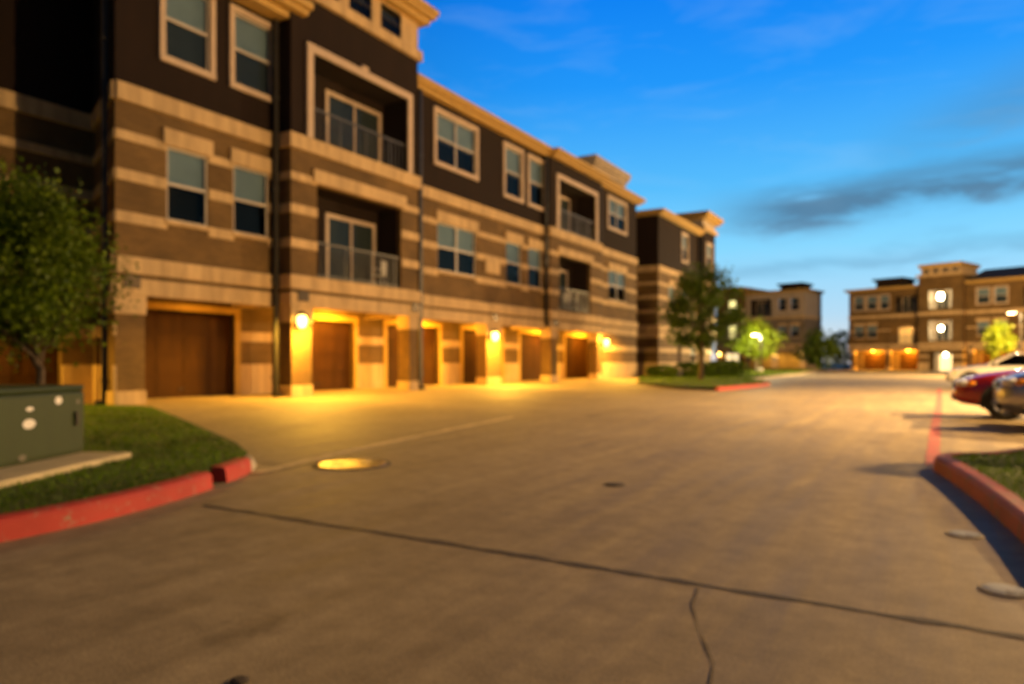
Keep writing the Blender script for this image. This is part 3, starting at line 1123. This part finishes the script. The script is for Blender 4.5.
grass([(-5.22, .6), (-5.22, 2.2), (-5.32, 2.95), (-5.57, 3.74), (-5.87, 4.3), (-6.17, 4.85), (-6.6, 5.27), (-10.6, 7.3), (-15., 9.4), (-17, 9.2), (-17., 3.), (-9., .6)], .125, 70000, .036)

# right island
IP = smooth_path([(.62, -2.), (.60, 3.), (.50, 5.2), (.30, 6.9), (.08, 8.2), (-.02, 8.75), (.10, 9.15), (.5, 9.5), (1.1, 10.6), (1.8, 11.1), (6., 11.15)])
kerb('kerb', IP[::-1], mat='dark_worn_paint')
IL = [(x + .13, y - (.12 if y > 9.3 else 0)) for x, y in IP] + [(6., -2.)]
lawn('lawn', IL, .13)
grass(IL, .13, 60000, .036)

# mid distance lawn in front of the second building and a far lawn
kerb('kerb', smooth_path([(-7.1, 27.2), (-6.75, 30.), (-6.5, 34.2)])[::-1][::-1], mat='red_paint') if False else None
ML = smooth_path([(-7.1, 27.4), (-6.8, 30.), (-6.55, 34.2), (-7.4, 38.), (-9., 43.), (-9.5, 60.)])
kerb('kerb', ML[:13][::-1][::-1], mat='red_paint')
kerb('kerb', ML[12:], mat='kerb_concrete')
MP = [(x - .14, y) for x, y in ML] + [(-16., 60.), (-16., 42.6), (-12.2, 32.2), (-9., 28.)]
lawn('lawn', MP, .13)
grass(MP, .13, 9000, .10)
FP = smooth_path([(-26., 58.), (-12.4, 53.), (-9.6, 57.), (-10.5, 74.), (-13., 92.), (-25., 97.)])
lawn('lawn', FP, .13)
kerb('kerb', FP, mat='kerb_concrete')
grass(FP, .13, 8000, .14, 'leaf_lime')

# round covers set in the paving
def cover(name, x, y, r, label, mat='cast_iron', z=.004):
    e = empty(name, (x, y, 0))
    tag(e, label, 'cover')
    mb = MB()
    mb.lathe((0, 0, 0), [(r * 1.12, z - .006), (r * 1.12, z + .004), (r * 1.02, z + .006), (r * 1.02, z - .002)], 32)
    mb.build('rim', 'tar' if mat != 'dull_steel' else 'kerb_concrete', e)
    mb = MB()
    mb.lathe((0, 0, 0), [(r, z - .004), (r, z + .004), (r * .94, z + .007), (r * .5, z + .008), (0, z + .008)], 32)
    for k in range(8 if r > .2 else 0):
        t = 2 * PI * k / 8
        mb.tube((r * .3 * math.cos(t), r * .3 * math.sin(t), z + .006), (r * .85 * math.cos(t), r * .85 * math.sin(t), z + .006), .008, n=6)
    mb.build('lid', mat, e)
    return e


cover('manhole_cover', -5.55, 5.84, .38, 'large round manhole cover glinting yellow on the driveway edge near the left kerb')
cover('valve_cover', -2.55, 6.13, .085, 'small dark round valve cover alone in the middle of the road', 'tar')
cover('valve_cover', -2.14, 1.68, .03, 'tiny dark cover near the bottom edge of the road', 'tar')
cover('utility_cover', .17, 5.55, .095, 'pale steel cover beside the right kerb, the farther of the two', 'dull_steel')
cover('utility_cover', .30, 4.30, .10, 'pale steel cover beside the right kerb, the nearer of the two', 'dull_steel')

# ------------------------------------------------------------------ utility cabinet on its pad
UC = empty('utility_cabinet', (-7.5, 3.63, .125), math.atan2(1.21, -.66) - PI / 2)
tag(UC, 'dark green metal utility cabinet with pale stickers on the left lawn', 'cabinet')
mb = MB()
mb.box(-1.35, .5, -2.4, .62, -.1, .055)
PAD = tag(mb.build('concrete_pad', 'pad_concrete', bevel=.02), 'pale concrete pad under the green utility cabinet', 'slab')
PAD.location, PAD.rotation_euler = UC.location, UC.rotation_euler
mb = MB()
mb.box(-1.15, 0, -2.0, .57, .058, .71)
mb.build('body', 'cabinet_green', UC, bevel=.02)
mb = MB()
mb.box(-1.16, .012, -2.01, .58, .712, .775)
mb.build('lid', 'cabinet_green', UC, bevel=.03)
for a, b in ((-1.96, -.74), (-.71, .54)):
    mb = MB()
    mb.box(.002, .022, a, b, .10, .69)
    d = mb.build('door', 'cabinet_green', UC, bevel=.008)
    mb = MB()
    mb.box(.023, .05, b - .16, b - .12, .36, .50)
    mb.build('handle', 'dark_metal', d)
for y, z, ry, rz in ((.14, .63, .05, .04), (-.27, .43, .085, .045), (.44, .60, .03, .02), (-.36, .12, .05, .03), (-.26, .57, .05, .02)):
    mb = MB()
    mb.grid([[(.024, y + ry * r * math.cos(t), z + rz * r * math.sin(t)) for t in [2 * PI * k / 20 for k in range(20)]] for r in (1, .01)], True, False)
    mb.build('sticker', 'sticker' if ry > .045 and z > .4 and z < .64 and ry != .051 else 'rail_metal', UC)

# ------------------------------------------------------------------ plants
def tree(name, base, h, tr, cc, rad, clumps, per, leaf, mat, label, seed, trunk_h=None, group=None, spread=.36):
    r = random.Random(seed)
    e = empty(name, base)
    tag(e, label, 'tree', group)
    t = MB()
    th = trunk_h or cc[2]
    pts = [(0, 0, -.1), (r.uniform(-.04, .04), r.uniform(-.04, .04), th * .35), (r.uniform(-.08, .08), r.uniform(-.08, .08), th * .7), (cc[0] * .7, cc[1] * .7, th * 1.05), (cc[0], cc[1], cc[2] + rad[2] * .55)]
    t.path(pts, [tr * 1.25, tr, tr * .85, tr * .55, tr * .15], 9)
    cl = []
    for k in range(clumps):
        while True:
            p = Vector((r.uniform(-1, 1), r.uniform(-1, 1), r.uniform(-1, 1)))
            if p.length < 1 and p.length > r.uniform(.1, .85): break
        p *= r.uniform(.85, 1.08)
        if p.z < -.3: p.x *= 1.05
        taper = 1 - .25 * max(0, p.z)
        c = Vector((cc[0] + p.x * rad[0] * taper, cc[1] + p.y * rad[1] * taper, cc[2] + p.z * rad[2]))
        cl.append(c)
        if k % 3 == 0:
            b = Vector(pts[2]).lerp(Vector(pts[4]), r.uniform(0, .8))
            m = b.lerp(c, .5) + Vector((0, 0, -.08 * rad[2]))
            t.path([b, m, c], [tr * .35, tr * .2, tr * .06], 5)
    t.build('trunk', 'bark', e)
    mb = MB()
    s = min(rad) * spread
    for c in cl:
        s1 = s * r.uniform(.6, 1.25)
        for k in range(int(per * r.uniform(.6, 1.3))):
            p = c + Vector((r.gauss(0, s1 * .6), r.gauss(0, s1 * .6), r.gauss(0, s1 * .45)))
            a = Vector((r.uniform(-1, 1), r.uniform(-1, 1), r.uniform(-.7, .4))).normalized()
            b = a.orthogonal()
            b.rotate(Matrix.Rotation(r.uniform(0, 6.28), 3, a))
            l = leaf * r.uniform(.7, 1.3)
            w = l * .34
            mb.face([p, p + a * l * .45 + b * w, p + a * l, p + a * l * .45 - b * w])
    mb.build('crown', mat, e)
    return e


tree('young_tree', (-10.6, 5.05, .12), 3.9, .06, (-.22, -.26, 2.36), (1.06, 1.06, 1.12), 130, 200, .062, 'leaf_green',
     'leafy green young tree behind the utility cabinet on the left lawn', 3, 1.3, spread=.33)
tree('street_tree', (-10.5, 36.8, .12), 6.2, .13, (0, .0, 3.6), (1.95, 1.95, 2.4), 84, 100, .15, 'leaf_dark',
     'dark leafy tree with thin trunk on the lawn before the second building', 5, 2., spread=.25)
tree('lit_tree', (-13.5, 64.6, .12), 4.5, .1, (0, 0, 2.9), (1.9, 1.9, 1.5), 60, 60, .2, 'leaf_lime',
     'small bright lime green tree with a lamp behind it on the far lawn', 7, 1.4)
tree('lime_tree', (4.35, 68., 0), 4., .09, (0, 0, 2.9), (.95, .95, 1.4), 50, 55, .17, 'leaf_lime',
     'small yellow green tree above the parked cars at the right edge', 8, 1.6)
for k, (x, y, h, rr, lab) in enumerate(((-11.6, 88., 4.6, 2.2, 'dark bushy tree in the gap, nearest to the pale topped far building'),
                                        (-10.6, 108., 5.4, 2.4, 'dark bushy tree in the gap, close to the corner of the wide far building'))):
    tree('bushy_tree', (x, y, 0), h, .14, (0, 0, h * .56), (rr, rr, h * .46), 45, 50, .3, 'leaf_dark', lab, 20 + k, 1.2)


def shrub(x, y, rx, ry, h, label, seed, mat='leaf_dark', leaf=.09, n=1500, group=None, cat='shrub', name='shrub', z=.12):
    r = random.Random(seed)
    e = empty(name, (x, y, z))
    tag(e, label, cat, group)
    mb = MB()
    for k in range(7):
        t = r.uniform(0, 6.28)
        mb.path([(0, 0, -.02), (rx * .3 * math.cos(t), ry * .3 * math.sin(t), h * .4), (rx * .7 * math.cos(t), ry * .7 * math.sin(t), h * .75)], [.02, .014, .005], 5)
    mb.build('stem', 'bark', e)
    mb = MB()
    for k in range(n):
        t, u = r.uniform(0, 6.28), r.uniform(-1, 1)
        q = r.uniform(.55, 1.) ** .6
        cz = h * .5 + u * h * .5
        f = math.sqrt(max(0, 1 - abs(u) ** 3)) * (1 + .14 * math.sin(3 * t + seed) + .1 * math.sin(7 * u + t))
        p = Vector((rx * q * f * math.cos(t), ry * q * f * math.sin(t), max(.02, cz)))
        a = Vector((r.uniform(-1, 1), r.uniform(-1, 1), r.uniform(-.4, 1))).normalized()
        b = a.orthogonal()
        l = leaf * r.uniform(.7, 1.3)
        mb.face([p, p + a * l * .5 + b * l * .35, p + a * l, p + a * l * .5 - b * l * .35])
    mb.build('foliage', mat, e)
    return e


hx = [(-14.9, 43.6, .7, 'green shrub against the end wall of the garage building, farthest left'),
      (-13.6, 45.2, .9, 'dark shrub in the hedge row, beside the pale boulder'),
      (-13.0, 46.2, .9, 'dark shrub in the hedge row, second from the boulder'),
      (-12.5, 47.2, .95, 'dark shrub in the hedge row, right behind the mid distance tree trunk'),
      (-12.1, 48.2, 1., 'dark shrub in the hedge row, just right of the tree trunk'),
      (-11.8, 49.2, 1., 'dark shrub at the right end of the hedge row')]
for k, (x, y, h, lab) in enumerate(hx):
    shrub(x, y, .95, .95, h, lab, 40 + k, n=1100, leaf=.14, group='shrubs in front of the second building')
# shrub standing on the right island, throwing its shadow over kerb and grass
shrub(2.4, 10.35, .8, .62, 1.55, 'round shrub standing on the right island', 60, n=6500, leaf=.07)
mb = MB()
rr = random.Random(4)
rows = []
for i in range(8):
    t = -PI / 2 + PI * i / 7
    rows.append([(.52 * math.cos(t) * math.cos(a) * rr.uniform(.85, 1.1), .4 * math.cos(t) * math.sin(a) * rr.uniform(.85, 1.1), .33 + .42 * math.sin(t) * rr.uniform(.9, 1.08)) for a in [2 * PI * k / 12 for k in range(12)]])
mb.grid(rows, True)
o = tag(mb.build('boulder', 'boulder', subsurf=1), 'pale rounded boulder on the lawn between the shrubs', 'boulder')
o.location = (-14.3, 44.3, .1)

# ------------------------------------------------------------------ balcony furniture
def balcony_chair(x, y, z, rz, label):
    e = empty('balcony_chair', (x, y, z), rz)
    tag(e, label, 'chair', 'white chairs on the lower balconies')
    mb = MB(); mb.box(-.22, .22, -.22, .22, .41, .45); mb.build('seat', 'plastic_white', e, bevel=.015)
    mb = MB(); mb.box(-.22, -.18, -.22, .22, .47, .92); mb.build('backrest', 'plastic_white', e, bevel=.015)
    for a in (-.19, .19):
        for b in (-.19, .19):
            mb = MB(); mb.tube((a, b, .41), (a * 1.15, b * 1.15, 0), .018, .014, 8); mb.build('leg', 'plastic_white', e)
    for b in (-.23, .23):
        mb = MB(); mb.box(-.2, .18, b - .02, b + .02, .62, .65); mb.build('armrest', 'plastic_white', e, bevel=.008)
    return e


balcony_chair(-16.05, 18.1, 3.585, R(200), 'white chair behind the railing of the nearer lower balcony')
balcony_chair(-16.35, 32.7, 3.705, R(150), 'white chair on the far lower balcony, the left one')
balcony_chair(-16.35, 33.6, 3.705, R(200), 'white chair on the far lower balcony, the right one')

# ------------------------------------------------------------------ cars
def car(name, loc, rz, paint, label, L=4.6, H=1.45, W=1.8, hood=.95, kind='sedan'):
    """nose towards local +x; body, cabin glass, roof, wheels, lamps, grille, mirrors"""
    e = empty(name, loc, rz)
    tag(e, label, 'car', 'cars parked in the bays on the right')
    h = L / 2
    gz = .2
    deck = hood + .05 if kind == 'sedan' else hood + .08
    st = [(-h, .42, .72, .66), (-h + .05, .32, deck - .12, .80), (-h + .3, .26, deck - .02, .88), (-h + 1.1, gz, deck, .97), (-.4, gz, deck - .02, 1.), (h - 1.75, gz, hood + .02, 1.), (h - 1.2, gz, hood - .01, .99), (h - .55, .24, hood - .1, .95), (h - .16, .28, hood - .2, .85), (h - .03, .34, hood - .32, .74), (h, .42, hood - .42, .66)]
    mb = MB()
    rows = []
    for x, zb, zt, k in st:
        w = W / 2 * k
        half = [(w * .55, zb - .02), (w * .93, zb + .03), (w, zb + (zt - zb) * .3), (w, zb + (zt - zb) * .62), (w * .965, zb + (zt - zb) * .84), (w * .86, zt - .012), (w * .45, zt + .018)]
        rows.append([(x, y, z) for y, z in half] + [(x, -y, z) for y, z in half[::-1]])
    mb.grid(rows, True, flip=True)
    mb.face(rows[0])
    mb.face(rows[-1][::-1])
    body = mb.build('body', paint, e, subsurf=1)
    # cabin
    if kind == 'sedan': cx = (-h + .75, -h + 1.45, h - 2.25, h - 1.45)
    elif kind == 'suv': cx = (-h + .12, -h + .5, h - 2.2, h - 1.5)
    else: cx = (-.75, -.55, h - 2.3, h - 1.65)
    wb, wt = W / 2 * .90, W / 2 * .70
    zb, zt = hood - .02, H - .05
    A = [(cx[0], -wb, zb), (cx[3], -wb, zb), (cx[3], wb, zb), (cx[0], wb, zb)]
    T = [(cx[1], -wt, zt), (cx[2], -wt, zt), (cx[2], wt, zt), (cx[1], wt, zt)]
    mb = MB()
    for i in range(4):
        j = (i + 1) % 4
        mb.face([A[i], A[j], T[j], T[i]])
    mb.build('cabin_glass', 'car_glass', e)
    mb = MB()
    for i in range(4): mb.tube(A[i], T[i], .045, .035, 8)
    for s in (0, 1):
        q = (-1, 1)[s]
        for f in (.42,):
            bx, tx = cx[0] + (cx[3] - cx[0]) * f, cx[1] + (cx[2] - cx[1]) * f
            mb.tube((bx, q * wb, zb), (tx, q * wt, zt), .035, .03, 8)
    mb.build('pillar', paint, e)
    mb = MB()
    rws = []
    for k in range(7):
        f = k / 6
        x = cx[1] - .03 + (cx[2] - cx[1] + .06) * f
        dz = .06 * math.sin(PI * f)
        rws.append([(x, wt * 1.03 * y, zt - .01 + (1 - y * y) * .03 + dz) for y in (-1, -.8, -.4, 0, .4, .8, 1)])
    mb.grid(rws)
    o = mb.build('roof', paint, e)
    so = o.modifiers.new('thick', 'SOLIDIFY'); so.thickness = .03
    if kind == 'pickup':
        mb = MB()
        mb.box(-h + .08, -.85, -W / 2 * .8, W / 2 * .8, deck - .005, deck + .03)
        mb.build('bed_cover', 'rubber', e)
    # wheels
    for x in (h - .85, -h + .9):
        for s in (-1, 1):
            y = s * (W / 2 - .10)
            r = .33 if kind == 'sedan' else .37
            mb = MB()
            mb.lathe((x, y, r), [(r * .62, -.1), (r * .95, -.11), (r, -.07), (r, .07), (r * .95, .115), (r * .62, .1)], 24, 'y')
            w = mb.build('wheel', 'rubber', e)
            mb = MB()
            mb.lathe((x, y, r), [(r * .64, s * .098), (r * .58, s * .06), (r * .2, s * .075), (0, s * .09)], 20, 'y')
            for k in range(5):
                t = 2 * PI * k / 5
                mb.tube((x, y + s * .085, r), (x + r * .6 * math.cos(t), y + s * .08, r + r * .6 * math.sin(t)), .03, .022, 6)
            mb.build('rim', 'chrome', w)
            mb = MB()
            arc = [2 * PI * k / 24 for k in range(-1, 14)]
            ya = s * (W / 2 + .004)
            mb.grid([[(x + (r + .09) * math.cos(t), ya, r + (r + .09) * math.sin(t)) for t in arc], [(x + r * .9 * math.cos(t), ya - s * .02, r + r * .9 * math.sin(t)) for t in arc]])
            mb.build('wheel_arch', 'rubber', e)
    for s in (-1, 1):
        mb = MB()
        mb.ball((h - .2, s * W / 2 * .64, hood - .30), .17, .2, .075)
        lt = mb.build('headlight', 'lens_clear', e)
        mb = MB()
        mb.ball((h - .30, s * W / 2 * .84, hood - .30), .09, .05, .055)
        mb.build('turn_signal', 'lens_amber', lt)
        mb = MB()
        mb.ball((-h + .12, s * W / 2 * .68, deck - .2), .1, .16, .09)
        mb.build('tail_light', 'lens_red', e)
        mb = MB()
        mb.ball((cx[3] - .25, s * (W / 2 + .06), hood + .1), .08, .1, .07)
        mb.build('mirror', paint, e)
        mb = MB()
        mb.box(-.35, -.15, s * (W / 2 - .002) - .012, s * (W / 2 - .002) + .012, hood - .2, hood - .17)
        mb.build('door_handle', 'chrome', e)
    mb = MB()
    mb.box(h - .08, h + .012, -.42, .42, hood - .42, hood - .30)
    mb.build('grille', 'dark_metal', e, bevel=.02)
    mb = MB()
    mb.box(h - .15, h + .03, -W / 2 * .68, W / 2 * .68, .36, .46)
    mb.build('bumper', 'rubber', e, bevel=.04)
    return e


car('parked_car', (3.2, 14.85, 0), PI, 'car_silver', 'silver car parked closest to the camera at the right edge', H=1.6, hood=1.1)
car('parked_car', (2.62, 17.45, 0), PI, 'car_red', 'dark red car parked right behind the silver one', H=1.48, hood=1.0)
car('parked_car', (2.8, 35.4, 0), PI, 'car_white', 'white car standing farther up the row, beyond the red one', L=4.8, H=1.45, hood=.98)
car('parked_car', (4.5, 12.3, 0), PI, 'car_black', 'black car just outside the right edge, shadow reaching over the red line')
c = car('parked_car', (-15.2, 3.0, .12), R(6), 'car_blue', 'dark blue car half hidden behind the green utility cabinet', H=1.5, hood=1.0)
c['group'] = 'cars beside the garages'

# ------------------------------------------------------------------ street lamps
def street_lamp(x, y, h, ang, power, label, arm=1.2, col=(1., .60, .22), spot=False, z=0.):
    e = empty('street_lamp', (x, y, z), ang)
    tag(e, label, 'street lamp', 'street lamps')
    mb = MB()
    mb.lathe((0, 0, 0), [(.0, 0), (.2, 0), (.2, .5), (.17, .53), (0, .53)], 16)
    mb.build('base', 'kerb_concrete', e)
    mb = MB()
    mb.path([(0, 0, .5), (0, 0, h * .6), (0, 0, h)], [.085, .07, .055], 10)
    mb.build('pole', 'dark_metal', e)
    mb = MB()
    mb.path([(0, 0, h - .08), (arm * .5, 0, h + .06), (arm, 0, h + .08)], [.04, .035, .03], 8)
    mb.build('arm', 'dark_metal', e)
    mb = MB()
    mb.box(arm - .15, arm + .5, -.17, .17, h + .02, h + .16)
    hd = mb.build('lamp_head', 'dark_metal', e, bevel=.04)
    mb = MB()
    mb.box(arm - .08, arm + .43, -.13, .13, h - .01, h + .018)
    mb.build('lens', 'street_glow', hd)
    light((arm + .18, 0, h - .22), power, col, .18, 'SPOT' if spot else 'POINT', parent=e, cone=146, blend=.22)
    return e


street_lamp(11.0, 16.0, 6.5, PI, 15800, 'tall dark street lamp standing behind the right row of parked cars')
street_lamp(8.8, 24.3, 6.5, PI, 25000, 'tall dark street lamp with the brightest pool of light, middle of the row', spot=True)
street_lamp(9.5, 62., 6.5, PI, 42000, 'unseen street lamp added past the bays to brighten the far buildings')  # added out of view to light the far buildings and road
street_lamp(-12.3, 60.6, 3.3, PI, 3000, 'short street lamp glowing against the lime green tree', .3, (1., .9, .5))
street_lamp(5.6, 66., 4.8, PI, 520, 'street lamp beside the yellow green tree at right', .4, (1., .85, .5))

# ------------------------------------------------------------------ sky, sun, camera
SUN_EL, SUN_AZ = R(14), math.atan2(.858, .513)     # azimuth from +Y towards +X
W = bpy.data.worlds.new('World')
SC.world = W
W.use_nodes = True
nt = W.node_tree
bg = nt.nodes['Background']
sky = N(nt, 'ShaderNodeTexSky', sky_type='NISHITA', sun_disc=False, sun_elevation=R(14), sun_rotation=SUN_AZ, air_density=1.0, dust_density=.2, ozone_density=4.)
tc = N(nt, 'ShaderNodeTexCoord')
sep = N(nt, 'ShaderNodeSeparateXYZ')
nt.links.new(tc.outputs['Generated'], sep.inputs[0])


def M(op, a, b=None, c=None, clamp=False):
    n = N(nt, 'ShaderNodeMath', operation=op, use_clamp=clamp)
    for i, v in enumerate((a, b, c)):
        if v is None: continue
        if hasattr(v, 'node'): nt.links.new(v, n.inputs[i])
        else: n.inputs[i].default_value = v
    return n.outputs[0]


X, Y, Z = sep.outputs
el = M('ARCSINE', Z)
az = M('ARCTAN2', X, Y)
up = M('MULTIPLY', M('MAXIMUM', el, 0.), 1 / R(50), clamp=True)
grad = ramp(nt, up, [(0., (.78, .72, .70)), (.07, (.46, .70, .90)), (.17, (.25, .69, 1.)), (.27, (.095, .51, .98)), (.42, (.014, .31, .97)), (.56, (.002, .21, .90)), (.66, (.0, .035, .17)), (.8, (.002, .01, .04))])
hs = N(nt, 'ShaderNodeHueSaturation', i_Saturation=1.25, i_Value=.11)
nt.links.new(sky.outputs[0], hs.inputs['Color'])
base = mixc(nt, .88, hs.outputs['Color'], grad)
# the sky is brightest over the sunset and almost night on the opposite side
side = N(nt, 'ShaderNodeMapRange', interpolation_type='SMOOTHSTEP')
side.inputs['From Min'].default_value, side.inputs['From Max'].default_value = R(72), R(14)
side.inputs['To Min'].default_value, side.inputs['To Max'].default_value = .1, 1.
nt.links.new(M('ABSOLUTE', M('ADD', az, R(8))), side.inputs['Value'])
base = mixc(nt, 1., base, side.outputs[0], 'MULTIPLY')
# streaky clouds
mp = N(nt, 'ShaderNodeCombineXYZ')
nt.links.new(M('MULTIPLY_ADD', az, 3.4, 7.3), mp.inputs[0])
nt.links.new(M('MULTIPLY', el, 15.), mp.inputs[1])
n1 = N(nt, 'ShaderNodeTexNoise', i_Scale=1.7, i_Detail=7., i_Roughness=.58, i_Distortion=.4)
nt.links.new(mp.outputs[0], n1.inputs['Vector'])
nf = n1.outputs['Fac']
warp = M('MULTIPLY', M('SUBTRACT', nf, .5), .09)


def streak(az0, el0, slope, thick, a_lo, a_hi, amt):
    d = M('SUBTRACT', M('ADD', el, warp), M('MULTIPLY_ADD', az, slope, el0 - az0 * slope))
    q = M('DIVIDE', d, thick)
    g = M('EXPONENT', M('MULTIPLY', M('MULTIPLY', q, q), -1.))
    w = N(nt, 'ShaderNodeMapRange', interpolation_type='SMOOTHSTEP')
    w.inputs['From Min'].default_value, w.inputs['From Max'].default_value = a_lo, a_hi
    nt.links.new(az, w.inputs['Value'])
    return M('MULTIPLY', M('MULTIPLY', g, w.outputs[0]), amt)


s1 = streak(R(-2), R(11.9), .07, R(1.25), R(-18), R(-8), 1.25)
s2 = streak(R(3), R(16.5), .25, R(1.8), R(-8), R(5), .5)
s3 = streak(R(-10), R(7.), .05, R(.7), R(-22), R(-12), .35)
tex = N(nt, 'ShaderNodeMapRange')
tex.inputs['From Min'].default_value, tex.inputs['From Max'].default_value = .36, .6
nt.links.new(nf, tex.inputs['Value'])
cm = M('MULTIPLY', M('ADD', M('ADD', s1, s2), s3), M('MULTIPLY_ADD', tex.outputs[0], .5, .5), clamp=True)
withc = mixc(nt, cm, base, (.085, .215, .36))
thin = N(nt, 'ShaderNodeMapRange')
thin.inputs['From Min'].default_value, thin.inputs['From Max'].default_value = .5, .75
thin.inputs['To Max'].default_value = .12
nt.links.new(nf, thin.inputs['Value'])
final = mixc(nt, thin.outputs[0], withc, (.42, .62, .80))
nt.links.new(final, bg.inputs['Color'])
bg.inputs['Strength'].default_value = 1.08

sd = bpy.data.lights.new('sun', 'SUN')
sd.energy, sd.angle, sd.color = .15, R(3.), (1., .72, .42)
so = bpy.data.objects.new('sun', sd)
COL.objects.link(so)
dv = Vector((math.sin(SUN_AZ) * math.cos(SUN_EL), math.cos(SUN_AZ) * math.cos(SUN_EL), math.sin(SUN_EL)))
so.rotation_euler = dv.to_track_quat('Z', 'Y').to_euler()
so.location = (30, 20, 30)

cd = bpy.data.cameras.new('camera')
co = bpy.data.objects.new('camera', cd)
COL.objects.link(co)
cd.sensor_width, cd.lens = 36., 708 / 1024 * 36
cd.shift_y = 19 / 1024
cd.clip_start, cd.clip_end = .05, 1500.
co.location = (0, 0, 1.15)
co.rotation_euler = (R(90), 0, math.atan(423 / 708))
cd.dof.use_dof = True
cd.dof.focus_distance = .6
cd.dof.aperture_fstop = 5.2
SC.camera = co

SC.render.engine = 'CYCLES'
SC.cycles.use_denoising = True
SC.cycles.max_bounces = 6
SC.cycles.transparent_max_bounces = 12
SC.cycles.sample_clamp_indirect = 6.
SC.cycles.use_light_tree = True
vs = SC.view_settings
vs.view_transform, vs.look, vs.exposure, vs.gamma = 'Standard', 'None', 0., 1.
